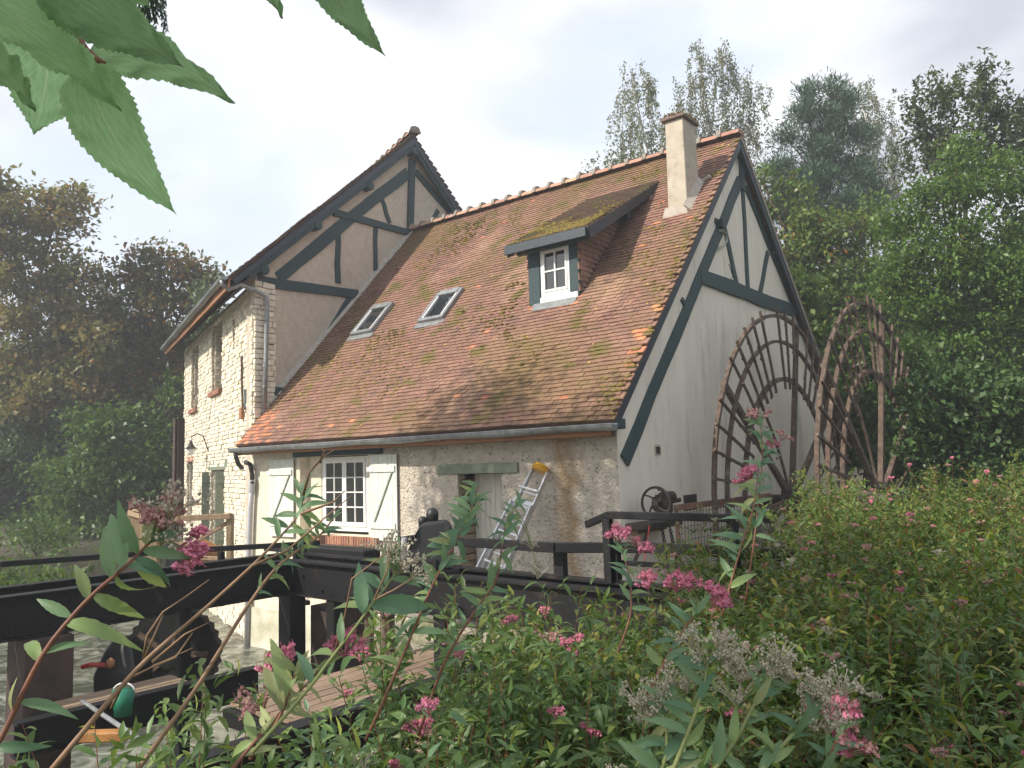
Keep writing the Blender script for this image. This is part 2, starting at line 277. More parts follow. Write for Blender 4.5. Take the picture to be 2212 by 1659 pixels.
import bmesh as _bm
_b = _bm.new(); _bm.ops.create_icosphere(_b, subdivisions=1, radius=1); ICO_V = np.array([v.co[:] for v in _b.verts]); ICO_F = [tuple(v.index for v in f.verts) for f in _b.faces]; _b.free()

def meshof(mb, name, mt, smooth=False, bevel=0, fixn=True):
    me = bpy.data.meshes.new(name); me.from_pydata(mb.v, [], mb.f)
    a = me.attributes.new('rnd', 'FLOAT', 'FACE'); a.data.foreach_set('value', np.array(mb.r, 'f'))
    if fixn:
        bm = _bm.new(); bm.from_mesh(me)
        _bm.ops.recalc_face_normals(bm, faces=bm.faces[:])
        if bevel: _bm.ops.bevel(bm, geom=bm.edges[:], offset=bevel, segments=1, affect='EDGES')
        bm.to_mesh(me); bm.free()
    me.materials.append(mt)
    if smooth: me.polygons.foreach_set('use_smooth', [True]*len(me.polygons))
    return me
def link(o, parent=None):
    COL.objects.link(o)
    if parent: o.parent = parent
    return o
def props(o, label=None, cat=None, group=None, kind=None):
    if label: o['label'] = label
    if cat: o['category'] = cat
    if group: o['group'] = group
    if kind: o['kind'] = kind
    return o
def obj(name, mb, mt, parent=None, smooth=False, bevel=0, **k):
    me = mb if isinstance(mb, bpy.types.Mesh) else meshof(mb, name, mt, smooth, bevel)
    return props(link(bpy.data.objects.new(name, me), parent), **k)
def thing(name, label, cat, group=None, loc=(0, 0, 0)):
    o = bpy.data.objects.new(name, None); o.location = loc; o.empty_display_size = .1
    return props(link(o), label, cat, group)
def box(a, b): return MB().box(a, b)

# ------------------------------------------------------------------ ground, water
def smooth(a, b, x):
    t_ = np.clip((x-a)/(b-a), 0, 1); return t_*t_*(3-2*t_)
def ground_h(x, y):
    low = -4.5
    bankR = -1.95+.03*np.clip(y+10, 0, 12)+.25*smooth(6, 11, x)+3.5*smooth(14, 42, x)      # bank on the camera's side
    h = np.where(True, low, low)
    h = low+(bankR-low)*smooth(3.3, 4.3, x)
    h = np.maximum(h, low+(-2.3-low)*smooth(-19.5, -22.5, x+.2*y))
    back = np.where(x > 0, -2.0+.09*np.clip(y-10, 0, 40), -2.3+.02*np.clip(y-10, 0, 40))
    h = np.maximum(h, low+(back-low)*smooth(9.6, 11.2, y)*np.where(x > -10, 1, smooth(0, 3, y-(x+9.8)*-.384-9)))
    h = np.maximum(h, low+(-2.3-low)*smooth(-24, -30, y))
    hill = 9.5*smooth(16, 46, y*.9+x*.35)*smooth(-16, 6, x)+4*smooth(-24, -50, x)
    return h+hill
gx = np.concatenate([np.linspace(-400, -45, 18), np.linspace(-43, 45, 177), np.linspace(48, 400, 18)])
gy = np.concatenate([np.linspace(-400, -42, 18), np.linspace(-40, 60, 201), np.linspace(64, 400, 18)])
GX, GY = np.meshgrid(gx, gy); GZ = ground_h(GX, GY)+rng.uniform(-.04, .04, GX.shape)
nx_, ny_ = len(gx), len(gy)
vv = np.c_[GX.ravel(), GY.ravel(), GZ.ravel()]
gm = MB(); gm.v = [tuple(p) for p in vv.tolist()]; gm.f = [(j*nx_+i, j*nx_+i+1, (j+1)*nx_+i+1, (j+1)*nx_+i) for j in range(ny_-1) for i in range(nx_-1)]; gm.r = [.5]*len(gm.f)
obj('ground', gm, M['soil'], smooth=True, kind='structure')
wm = MB(); wx = np.linspace(-23, 4.6, 120); wy = np.linspace(-28, 12, 150)
WX, WY = np.meshgrid(wx, wy); WZ = -3.85+.03*np.sin(WX*3.1+WY*1.7)*np.sin(WY*2.3-WX)+rng.uniform(-.012, .012, WX.shape)
wm.v = np.c_[WX.ravel(), WY.ravel(), WZ.ravel()].tolist(); wm.f = [(j*120+i, j*120+i+1, (j+1)*120+i+1, (j+1)*120+i) for j in range(149) for i in range(119)]; wm.r = [.5]*len(wm.f)
obj('river_water', wm, M['water'], smooth=True, kind='structure')

def link(o, parent=None):
    COL.objects.link(o)
    if parent:
        o.parent = parent
        if parent.type == 'EMPTY': o.matrix_parent_inverse = Matrix.Translation(-parent.location)
    return o

# ------------------------------------------------------------------ roof tiles
tile_me = {}
def tilemesh(kind):
    if kind not in tile_me:
        mb = MB().hexa([(-.079, 0, -.018), (.079, 0, -.018), (.079, .17, -.030), (-.079, .17, -.030), (-.079, 0, .018), (.079, 0, .018), (.079, .17, -.012), (-.079, .17, -.012)], 0.)
        tile_me[kind] = meshof(mb, 'tile', M[kind])
    return tile_me[kind]
def lay_tiles(parent, o, ux, us, length, height, kind, gauge=.105, pitch=.164, nparts=0, pick=None, stuff=True, brightfn=None, clip=None):
    o = np.array(o, float); ux = np.array(ux, float); us = np.array(us, float); n = np.cross(ux, us); n /= np.linalg.norm(n)
    cells = []
    for j in range(int(height/gauge)):
        for i in range(-1, int(length/pitch)+1):
            x = (i+.5+(.5 if j % 2 else 0))*pitch
            if x < .04 or x > length-.03: continue
            y = j*gauge
            if clip and not clip(x, y): continue
            cells.append((x+random.uniform(-.004, .004), y+random.uniform(-.006, .006), random.uniform(0, .007), random.uniform(-.03, .03)))
    def center(c): return o+ux*c[0]+us*c[1]+n*(.024+c[2]+.022*mn.noise(Vector((c[0]*.55, c[1]*.6, 5)))+.008*mn.noise(Vector((c[0]*2.2, c[1]*2, 1))))
    if nparts:
        P = np.array([center(c) for c in cells]); d = np.linalg.norm(P-CAMLOC, axis=1); order = np.argsort(d); sel = set(order[:nparts].tolist())
    else: sel = set()
    mb = MB(); mb2 = MB(); base = tilemesh(kind)
    tv = np.array([v.co[:] for v in base.vertices]); tf = [tuple(p.vertices) for p in base.polygons]
    rot = Matrix(((ux[0], us[0], n[0], 0), (ux[1], us[1], n[1], 0), (ux[2], us[2], n[2], 0), (0, 0, 0, 1)))
    for q, c in enumerate(cells):
        P = center(c); br = brightfn and brightfn(c[0], c[1])
        if q in sel:
            t_ = bpy.data.objects.new('tile', tilemesh('tilebright') if br else base); COL.objects.link(t_); t_.parent = parent
            t_.matrix_local = Matrix.Translation(P) @ rot @ Matrix.Rotation(c[3], 4, 'Z')
        else:
            cs, sn = math.cos(c[3]), math.sin(c[3])
            V = tv.copy(); V[:, 0] = tv[:, 0]*cs-tv[:, 1]*sn; V[:, 1] = tv[:, 0]*sn+tv[:, 1]*cs
            (mb2 if br else mb).add(P+V[:, :1]*ux+V[:, 1:2]*us+V[:, 2:]*n, tf)
    if mb.v: obj('tile_courses', meshof(mb, 'tile_courses', M[kind], fixn=False), None, parent, kind='stuff')
    if mb2.v: obj('tile_courses', meshof(mb2, 'tile_courses', M['tilebright'], fixn=False), None, parent, kind='stuff')
def ridge_row(parent, p0, p1, n, rad=.125):
    p0 = np.array(p0, float); p1 = np.array(p1, float); d = (p1-p0)/n; du = d/np.linalg.norm(d)
    sd_ = np.cross(du, (0, 0, 1)); sd_ /= np.linalg.norm(sd_)
    for i in range(n):
        mb = MB(); K = 7; vs = []
        for e, rr in ((0, rad), (1, rad*.93)):
            for j in range(K):
                th = math.pi*j/(K-1); vs.append(p0+d*(i+e*.99)+sd_*math.cos(th)*rr*1.25+np.array([0, 0, math.sin(th)*rr-.03+random.uniform(0, .004)]))
        mb.add(vs, [(j, j+1, K+j+1, K+j) for j in range(K-1)]+[tuple(range(K)), tuple(range(K, 2*K))])
        obj('ridge_tile', mb, M['ridge'], parent, smooth=False)
        m2 = MB(); c = p0+d*i; vs = []
        for e in (-.04, .04):
            for j in range(K):
                th = math.pi*j/(K-1); rr = rad*(1.12+random.uniform(-.03, .05)+(.42 if 1 < j < K-2 else .1)); vs.append(c+du*(e*random.uniform(.8, 1.3))+sd_*math.cos(th)*rr*1.22+np.array([0, 0, math.sin(th)*rr-.03]))
        m2.add(vs, [(j, j+1, K+j+1, K+j) for j in range(K-1)]+[tuple(range(K)), tuple(range(K, 2*K))])
        obj('mortar_joint', m2, M['ridgemortar'], parent)
def half_gutter(p0, p1, rad, drop=(0, 0)):
    mb = MB(); p0 = np.array(p0, float); p1 = np.array(p1, float); d = p1-p0; L_ = np.linalg.norm(d); d /= L_
    sd_ = np.cross(d, (0, 0, 1)); K = 9; n = max(2, int(L_/.5)); V = []
    for i in range(n+1):
        c = p0+d*L_*i/n+np.array([0, 0, -.012*math.sin(i*1.3)])
        for rr in (rad, rad-.006):
            for j in range(K):
                th = math.pi+math.pi*j/(K-1); V.append(c+sd_*math.cos(th)*rr+np.array([0, 0, math.sin(th)*rr]))
    F = []
    st = 2*K
    for i in range(n):
        for s_ in (0, K):
            for j in range(K-1): F.append((i*st+s_+j, i*st+s_+j+1, (i+1)*st+s_+j+1, (i+1)*st+s_+j))
        for j in (0, K-1): F.append((i*st+j, (i+1)*st+j, (i+1)*st+K+j, i*st+K+j))
    for i in (0, n): 
        F.append(tuple(i*st+j for j in range(K)))
    mb.add(V, F)
    for e in (rad*.95, -rad*.95):
        mb.tube([p0+sd_*e, p1+sd_*e], .011, 6)
    return mb, [p0+d*L_*i/n for i in range(n+1)], d
def gutter(parent, p0, p1, rad):
    mb, joints, d = half_gutter(p0, p1, rad); gt = obj('gutter', mb, M['zinc'], parent, smooth=False)
    for c in joints[1:-1]:
        m2 = MB(); K = 9; sd_ = np.cross(d, (0, 0, 1)); vs = []
        for e in (-.012, .012):
            for j in range(K):
                th = math.pi+math.pi*j/(K-1); vs.append(c+d*e+sd_*math.cos(th)*(rad+.006)+np.array([0, 0, math.sin(th)*(rad+.006)-.005]))
        m2.add(vs, [(j, j+1, K+j+1, K+j) for j in range(K-1)])
        obj('gutter_strap', m2, M['zinc'], gt)
    return gt

# ------------------------------------------------------------------ stones
stone_me = []
def stonemesh(kind, k):
    while len(stone_me) < 8:
        mb = MB(); p = []
        for z in (-.5, .5):
            for x, y in ((-.5, -.5), (.5, -.5), (.5, .5), (-.5, .5)):
                p.append((x+random.uniform(-.06, .06), y*(1 if y > 0 else 1+random.uniform(-.25, .25)), z+random.uniform(-.10, .10)))
        mb.hexa(p, 0.); stone_me.append(meshof(mb, 'stone', M[kind], bevel=.09))
    return stone_me[k % 8]
def lay_stones(parent, o, du, nrm, Ls, z0, z1, holes, ch=.105, sl=.26, nparts=0, far=99, depth=.07, kind='stone'):
    o = np.array(o, float); du = np.array(du, float); nrm = np.array(nrm, float)
    z = z0; cells = []; row = 0
    while z < z1:
        h = ch*random.uniform(.75, 1.25); s = -random.uniform(0, .15)
        while s < Ls:
            l = sl*random.uniform(.55, 1.5); a, b_ = max(s, 0), min(s+l, Ls)
            for (h0, h1, k0, k1) in holes:
                if z+h > k0+.02 and z < k1-.02:
                    if a < h1 and b_ > h0:
                        if a < h0: b_ = h0
                        elif b_ > h1: a = h1
                        else: a = b_
            if b_-a > .05: cells.append(((a+b_)/2, z+h/2, b_-a, h, random.uniform(-.012, .02), random.uniform(-.04, .04)))
            s += l
        z += h
    P = np.array([o+du*c[0]+np.array([0, 0, c[1]]) for c in cells]); order = np.argsort(np.linalg.norm(P-CAMLOC, axis=1)+ (P[:, 2] < -2.4)*50); sel = set(order[:nparts].tolist())
    mb = MB()
    for q, c in enumerate(cells):
        p = P[q]+nrm*c[4]; Mx = Matrix(((du[0], -nrm[0], 0, p[0]), (du[1], -nrm[1], 0, p[1]), (0, 0, 1, p[2]), (0, 0, 0, 1))) @ Matrix.Rotation(c[5], 4, 'Y') @ Matrix.Diagonal((c[2]*.95, depth, c[3]*.88, 1))
        me = stonemesh(kind, q)
        if q in sel:
            t_ = bpy.data.objects.new('stone', me); COL.objects.link(t_); t_.parent = parent; t_.matrix_local = Mx
        else:
            A = np.array(Mx); V = np.array([v.co[:] for v in me.vertices]); mb.add(V@A[:3, :3].T+A[:3, 3], [tuple(f.vertices) for f in me.polygons])
    if mb.v: obj('stone_courses', meshof(mb, 'stone_courses', M[kind], fixn=False), None, parent, kind='stuff')

# ================================================================== TALL MILL HOUSE
TW = thing('mill_house', 'tall stone mill house with half-timbered beige gable rising behind the lower roof', 'house', loc=(-9.82, .1, -2.3))
C0 = np.array([-9.82, .1, 0]); GD = np.array([-math.sin(R(69)), math.cos(R(69)), 0]); GN = np.array([-math.cos(R(69)), -math.sin(R(69)), 0])
def WP(s, o, z): return C0+GD*s+GN*o+np.array([0, 0, z])
WLEN = 10.75
holes = [(3.8, 5.35, 2.34, 4.3), (7.75, 9.15, 2.12, 4.1), (2.05, 2.3, 3.33, 3.93), (3.35, 5.35, -2.05, .10), (8.65, 9.9, -1.6, .42)]
TH = .55
wallb = MB()
# mortar wall with openings: columns between the openings, butted end to end
cuts = sorted({0, WLEN} | {h[0] for h in holes} | {h[1] for h in holes})
for a, b_ in zip(cuts[:-1], cuts[1:]):
    mid = (a+b_)/2; hs = sorted([(h[2], h[3]) for h in holes if h[0] < mid < h[1]]); z = -4.6
    top = 4.55
    for (k0, k1) in hs+[(top, top)]:
        a_in = a+(.215 if a == 0 else 0)      # the end of the wall is cut flush with the gable plane
        if k0 > z: wallb.hexa([WP(a+.005*(a == 0), 0, z), WP(b_, 0, z), WP(b_, -TH, z), WP(a_in, -TH, z), WP(a+.005*(a == 0), 0, k0), WP(b_, 0, k0), WP(b_, -TH, k0), WP(a_in, -TH, k0)])
        z = k1
wl = obj('stone_wall', wallb, M['mortar'], TW)
lay_stones(wl, WP(0, .015, 0), GD, GN, WLEN, -4.5, 4.4, holes, nparts=230)
# reveals: the far jamb of each opening in stone, the cream stones facing the camera
for hi, (a, b_, k0, k1) in enumerate(holes):
    if hi == 2: continue
    mb_p = WP(b_-.012, -.03, 0)
    lay_stones(wl, mb_p, -GN, -GD, TH-.18, k0+.02, k1-.02, [], ch=.12, sl=.24, nparts=14 if hi in (0, 3) else 0, depth=.04)
# brick sills and dark sashes in the openings
for (a, b_, k0, k1), bs in ((holes[0], 1), (holes[1], 1)):
    sl = obj('window_sill', MB().hexa([WP(a-.08, .13, k0-.12), WP(b_+.08, .13, k0-.12), WP(b_+.08, -.3, k0-.1), WP(a-.08, -.3, k0-.1), WP(a-.08, .13, k0-.015), WP(b_+.08, .13, k0-.015), WP(b_+.08, -.3, k0), WP(a-.08, -.3, k0)]), M['mortar'], TW)
    nb = int((b_-a+.16)/.075)
    for i in range(nb):
        s0 = a-.08+i*.075
        obj('brick', MB().hexa([WP(s0, .15, k0-.13), WP(s0+.062, .15, k0-.13), WP(s0+.062, .0, k0-.13), WP(s0, .0, k0-.13), WP(s0, .15, k0), WP(s0+.062, .15, k0), WP(s0+.062, .0, k0+.004), WP(s0, .0, k0+.004)]), M['brick'], sl)
for (a, b_, k0, k1) in holes:
    wf = MB(); z0, z1 = k0, k1; o0 = -.40
    for (sa, sb_, za, zb) in ((a, a+.07, z0, z1), (b_-.07, b_, z0, z1), (a+.07, b_-.07, z0, z0+.07), (a+.07, b_-.07, z1-.07, z1), ((a+b_)/2-.04, (a+b_)/2+.04, z0+.07, z1-.07)):
        if sb_-sa < .02: continue
        wf.hexa([WP(sa, o0, za), WP(sb_, o0, za), WP(sb_, o0-.06, za), WP(sa, o0-.06, za), WP(sa, o0, zb), WP(sb_, o0, zb), WP(sb_, o0-.06, zb), WP(sa, o0-.06, zb)])
    fr_ = obj('window_frame', wf, M['greygreen'], TW)
    obj('pane', MB().hexa([WP(a+.02, o0-.02, z0+.02), WP(b_-.02, o0-.02, z0+.02), WP(b_-.02, o0-.04, z0+.02), WP(a+.02, o0-.04, z0+.02), WP(a+.02, o0-.02, z1-.02), WP(b_-.02, o0-.02, z1-.02), WP(b_-.02, o0-.04, z1-.02), WP(a+.02, o0-.04, z1-.02)]), M['glass'], fr_)
# door lintel and folded shutters
obj('lintel', MB().hexa([WP(2.95, .05, .10), WP(5.85, .05, .10), WP(5.85, -.3, .10), WP(2.95, -.3, .10), WP(2.95, .05, .37), WP(5.85, .05, .37), WP(5.85, -.3, .37), WP(2.95, -.3, .37)]), M['greygreen'], TW, bevel=.01)
for s0, lab in ((5.42, 1), (3.28, 2)):
    sh = obj('shutter', MB().hexa([WP(s0, .03, -2.0), WP(s0+.05, .03, -2.0), WP(s0+.07, .27, -2.0), WP(s0+.02, .27, -2.0), WP(s0, .03, .06), WP(s0+.05, .03, .06), WP(s0+.07, .27, .06), WP(s0+.02, .27, .06)]), M['greygreen'], TW)
    for zz in (-1.75, -.25):
        obj('ledge', MB().hexa([WP(s0-.04, .05, zz), WP(s0+.0, .05, zz), WP(s0+.017, .26, zz), WP(s0-.02, .26, zz), WP(s0-.04, .05, zz+.12), WP(s0, .05, zz+.12), WP(s0+.017, .26, zz+.12), WP(s0-.02, .26, zz+.12)]), M['greygreen'], sh)
obj('lintel', MB().hexa([WP(8.45, .06, .42), WP(10.1, .06, .42), WP(10.1, -.2, .42), WP(8.45, -.2, .42), WP(8.45, .06, .60), WP(10.1, .06, .60), WP(10.1, -.2, .60), WP(8.45, -.2, .60)]), M['brick'], TW, bevel=.01)
# rusty tie bar, wall lamp
obj('tie_bar', MB().tube([WP(.98, .09, 2.86), WP(.9, .10, 2.2), WP(.8, .09, 1.45)], .028, 6), M['rust'], TW)
lp = obj('wall_lamp', MB().tube([WP(5.75, .03, .62), WP(5.75, .10, .80), WP(5.85, .18, 1.12), WP(5.95, .34, 1.20), WP(6.0, .48, 1.12), WP(6.0, .50, .98)], .018, 8).tube([WP(6.0, .50, .98), WP(6.0, .50, .9), WP(6.0, .50, .82), WP(6.0, .50, .76)], [.035, .06, .10, .19], 12), M['iron'], TW)
obj('lamp_bulb', MB().tube([WP(6.0, .5, .78), WP(6.0, .5, .70), WP(6.0, .5, .62), WP(6.0, .5, .56)], [.12, .13, .10, .04], 10), M['white'], lp, smooth=True)

# gable
EV, RD = (-.75, 4.45), (5.2, 9.74)
TS = (RD[1]-EV[1])/(RD[0]-EV[0])
def rz(y): return RD[1]-abs(y-RD[0])*TS
XG = -9.82
poly = [(.12, -4.6), (10.3, -4.6), (10.3, rz(10.3)-.28), (RD[0]+.1, RD[1]-.30), (.12, rz(.12)-.30)]
obj('gable_wall', MB().prism(poly, 0, XG-.35, XG+.001), M['tallrender'], TW)
# quoins on the gable return
lay_stones(obj('quoin_backing', MB().box((XG-.1, .10, -4.5), (XG+.012, .60, 4.35)), M['brownstone'], TW), (XG+.035, .06, 0), (0, 1, 0), (1, 0, 0), .58, -4.4, 4.38, [], ch=.13, sl=.34, nparts=60, depth=.07)
def tb(y0, z0, y1, z1, w_, dep=.05, name='timber', par=None, X=XG, mt='timber', lab=None):
    p0, p1 = np.array([X+dep/2-.01, y0, z0]), np.array([X+dep/2-.01, y1, z1])
    d = p1-p0; n = max(3, int(np.linalg.norm(d)/.7)); mb = MB(); du = d/np.linalg.norm(d); q = np.array([0, -du[2], du[1]])
    V = []; 
    for i in range(n+1):
        c = p0+d*i/n; ww = w_*(1+random.uniform(-.07, .07)); oo = q*random.uniform(-.02, .02)
        for a, b_ in ((-.5, -.5), (.5, -.5), (.5, .5), (-.5, .5)): V.append(c+oo+q*a*ww+np.array([b_*dep, 0, 0]))
    F = [(i*4+j, i*4+(j+1) % 4, (i+1)*4+(j+1) % 4, (i+1)*4+j) for i in range(n) for j in range(4)]+[(3, 2, 1, 0), tuple(n*4+j for j in range(4))]
    mb.add(V, F); o_ = obj(name, mb, M[mt], par or TW, bevel=.006)
    if lab: o_['label'] = lab
    return o_
def px(x, y, X=XG): p = onx(x, y, X); return p[1], p[2]
def tpx(x0, y0, x1, y1, w_, dep=.05, X=XG, **k): a = px(x0, y0, X); b_ = px(x1, y1, X); return tb(a[0], a[1], b_[0], b_[1], w_, dep, X=X, **k)
tpx(557, 607, 772, 636, .24, .07, name='tie_beam'); tpx(718, 460, 884, 503, .19, .075, name='collar_beam')
tpx(600, 600, 880, 372, .30, .055, name='principal_rafter'); tpx(897, 372, 992, 480, .22, .055, name='principal_rafter')
tpx(888, 345, 885, 498, .24, .085, name='king_post')
for a in ((729, 483, 729, 612, .17), (811, 485, 810, 585, .15), (820, 420, 842, 482, .14), (946, 455, 925, 495, .16)): tpx(*a, dep=.045, name='post')
tpx(762, 636, 707, 722, .2, .045, name='brace')
# shadowed green board above the lower roof
obj('green_board', MB().box((XG-.1, .62, 1.50), (XG+.10, 1.35, 2.02)), M['timber'], TW)
obj('green_beam_end', MB().hexa([WP(.25, -.05, 1.50), WP(.62, .10, 1.50), WP(.62, -.3, 1.50), WP(.05, -.3, 1.50), WP(.25, -.05, 2.0), WP(.62, .10, 2.0), WP(.62, -.3, 2.0), WP(.05, -.3, 2.0)]), M['timber'], TW)
obj('timber_end_block', MB().obox(WP(.9, .06, 1.42), GD, GN, (0, 0, 1), (-.12, -.1, -.12), (.12, .08, .16)), M['fascia'], TW, bevel=.01)
# roof slabs swept along the skewed wall
XV = -9.55; RL = 11.3
def slab(ya, za, yb, zb, t0, t1, x=XV, Ln=RL, s0=0):
    A = np.array([x, ya, za]); B = np.array([x, yb, zb]); d = GD*Ln; nn = np.array([0, -(zb-za), (yb-ya)]); nn /= np.linalg.norm(nn)
    if nn[2] < 0: nn = -nn
    q = GD*s0
    return MB().hexa([A+nn*t0+q, B+nn*t0+q, B+nn*t0+d, A+nn*t0+d, A+nn*t1+q, B+nn*t1+q, B+nn*t1+d, A+nn*t1+d])
rfl = obj('roof', slab(*EV, *RD, -.10, -.05), M['soffit'], TW); rfl['label'] = 'river side roof slope over brown soffit boards'
rfr = obj('roof', slab(2*RD[0]-EV[0], EV[1], *RD, -.10, -.05), M['soffit'], TW)
usl = np.array([0, RD[0]-EV[0], RD[1]-EV[1]]); HL = np.linalg.norm(usl); usl /= HL
# square up tile axes to the sloping plane: rows follow the eave, ranks run up the rake
for par, o_, ux_, us_ in ((rfl, np.array([XV, EV[0], EV[1]]), GD, usl), (rfr, np.array([XV, 2*RD[0]-EV[0], EV[1]]), GD, np.array([0, -usl[1], usl[2]]))):
    n_ = np.cross(ux_, us_); sgn = 1 if n_[2] > 0 else -1
    lay_tiles(par, o_+GD*(RL if sgn < 0 else 0)+np.array([0, 0, -.04]), ux_*sgn, us_, RL, HL+.02, 'tiledark', nparts=90 if par is rfl else 0)
ridge_row(rfl, (XV+.03, RD[0], RD[1]+.03), np.array([XV, RD[0], RD[1]+.03])+GD*RL, 24)
# barge boards, two stepped boards each side, and verge
for sgn in (1, -1):
    y0 = RD[0]-sgn*(RD[0]-EV[0])*1.0
    for (t0, t1, dx, th_) in ((-.25, -.07, .0, .05), (-.36, -.252, -.03, .05)):
        A = np.array([XV+dx, y0+sgn*.35, EV[1]+.35*TS]); B = np.array([XV+dx, RD[0], RD[1]])
        if t0 > -.3: A = np.array([XV+dx, y0+sgn*.02, EV[1]+.02*TS])
        nn = np.array([0, -sgn*TS, 1]); nn /= np.linalg.norm(nn)
        e = np.array([-th_, 0, 0]); up_ = 1/abs(nn[2])
        P = [A+nn*t0, B+np.array([0, 0, t0*up_]), B+np.array([0, 0, t0*up_])+e, A+nn*t0+e, A+nn*t1, B+np.array([0, 0, t1*up_]), B+np.array([0, 0, t1*up_])+e, A+nn*t1+e]
        obj('barge_board', MB().hexa(P), M['timberblue' if t0 > -.3 else 'timber'], TW, bevel=.004)
for (x, y) in ((797, 402), (684, 487), (892, 327), (974, 468), (568, 583)):
    a = px(x, y, XV-.1)
    mb = MB().tube([(XG-.05, a[0], a[1]), (XV-.16, a[0], a[1]), (XV-.02, a[0], a[1]), (XV, a[0], a[1])], [.13, .13, .13, .10], 12); obj('purlin_end', mb, M['timber'], TW)
# eave: wall plate, rafters' feet, soffit boards
for i in range(19):
    s = .2+i*.6; a = np.array([XV, EV[0], EV[1]])+GD*s; b_ = a+usl*1.3; nn = np.array([0, 0, -.20])
    obj('rafter', MB().beam(a+nn+usl*.06, b_+nn, .09, .13), M['soffit'], TW)
gutter(TW, np.array([XV-.02, EV[0]-.09, EV[1]-.01]), np.array([XV, EV[0]-.09, EV[1]-.05])+GD*RL, .085)
eb = MB().hexa([np.array([XV, EV[0]+.0, EV[1]-.25])+GD*s+GN*o_+np.array([0, 0, z_]) for z_ in (0, .2) for s, o_ in ((0, 0), (RL, 0), (RL, -.03), (0, -.03))])
obj('fascia_board', eb, M['fascia'], TW)
# zinc downpipe with the swan neck
e0 = np.array([XV-.15, EV[0]-.08, EV[1]-.08])
pipe = [e0, e0+np.array([0, .02, -.10]), e0+np.array([.02, .15, -.19]), onx(520, 615, -9.66), onx(560, 632, -9.62), onx(573, 640, -9.6), onx(577, 652, -9.6), onx(576, 700, -9.6), onx(574, 780, -9.6), onx(571, 884, -9.6)]
dp = obj('downpipe', MB().tube(pipe, .052, 12, r=.5), M['zinc'], TW, smooth=True)
for i, y in enumerate((690, 790, 835)):
    c = onx(575-(y-690)*.018, y, -9.6); obj('pipe_collar', MB().tube([c+np.array([0, 0, .03]), c-np.array([0, 0, .03])], .062, 12), M['zinc'], dp)

# ================================================================== TILED ANNEX
AN = thing('tiled_cottage', 'low cottage wing with big mossy tiled roof, dormer and white half-timbered gable', 'house', loc=(-4.9, 0, -2.3))
PE = np.array([0, -.38, .62]); SL = R(47.567); US = np.array([0, math.cos(SL), math.sin(SL)]); NR = np.array([0, -math.sin(SL), math.cos(SL)])
RLEN = 8.46; XA, XB = -9.80, .20
def rp_(x, s, n=0): return np.array([x, PE[1], PE[2]])+US*s+NR*n
fw = MB()
for (xa, xb, za, zb) in ((-5.62, -3.34, -4.6, .80), (-3.34, -2.32, -.13, .80), (-3.34, -2.32, -4.6, -2.18), (-2.32, -.002, -4.6, .80)):
    fw.box((xa, 0, za), (xb, .5, zb))
obj('front_wall', fw, M['pebble'], AN)
fl = MB()
for (xa, xb, za, zb) in ((-9.815, -7.95, -3.0, .80), (-7.95, -5.62, -3.0, -1.32), (-7.95, -5.62, .30, .80)): fl.box((xa, 0, za), (xb, .5, zb))
obj('front_wall', fl, M['limewash'], AN, label='cream limewashed front wall round the window')
obj('plinth', MB().box((-9.815, -.06, -4.6), (-5.62, .5, -3.0)), M['mossyplinth'], AN)
gp = [(.003, -4.6), (11.1, -4.6), (11.1, .80), (5.33, 6.66), (.003, .80)]
obj('gable_wall', MB().prism(gp, 0, -.45, .0), M['gable'], AN)
obj('side_wall', MB().box((-9.8, 10.7, -4.6), (-.451, 11.1, .8)), M['pebble'], AN)
rf = obj('roof', MB().hexa([rp_(XA, 0, -.09), rp_(XB-.05, 0, -.09), rp_(XB-.05, RLEN, -.09), rp_(XA, RLEN, -.09), rp_(XA, 0, 0), rp_(XB-.03, 0, 0), rp_(XB-.03, RLEN, 0), rp_(XA, RLEN, 0)]), M['soffit'], AN)
rf['label'] = 'front roof slope of clay tiles with yellow green moss'
SLB = R(45.4); ZR_ = PE[2]+US[2]*RLEN; YR_ = PE[1]+US[1]*RLEN; RLB = (ZR_-PE[2])/math.sin(SLB); YB = YR_+RLB*math.cos(SLB); USB = np.array([0, -math.cos(SLB), math.sin(SLB)]); NRB = np.array([0, math.sin(SLB), math.cos(SLB)])
def rpb(x, s, n=0): return np.array([x, YB, PE[2]])+USB*s+NRB*n
rb = obj('roof', MB().hexa([rpb(XA, 0, -.09), rpb(XB-.05, 0, -.09), rpb(XB-.05, RLB, -.09), rpb(XA, RLB, -.09), rpb(XA, 0, 0), rpb(XB-.03, 0, 0), rpb(XB-.03, RLB, 0), rpb(XA, RLB, 0)]), M['soffit'], AN)
rb['label'] = 'rear roof slope'
def bright(x, y):
    X = x+XA
    return (y < .95 and x < .75 and random.random() < .75) or (y < .45 and x < 1.3 and random.random() < .4) or (XB-X < .35 and 1.0 < y < 2.7 and random.random() < .22) or (3.1 < y < 3.4 and -3.3 < X < -1.7 and random.random() < .5) or random.random() < .004
def aclip(x, s):    # nothing under dormer, chimney, skylights
    X = x+XA
    if -2.95 < X < -1.92 and 3.46 < s < 6.6: return False
    if -.62 < X < -.36 and 5.9 < s < 6.4: return False
    return True
lay_tiles(rf, rp_(XA, 0), (1, 0, 0), US, XB-XA, RLEN-.05, 'tile', nparts=300, brightfn=bright, clip=aclip)
lay_tiles(rb, rpb(XB, 0), (-1, 0, 0), USB, XB-XA, RLB-.05, 'tile')
ridge_row(rf, rp_(XA+.05, RLEN, .06), rp_(XB, RLEN, .06), 22)
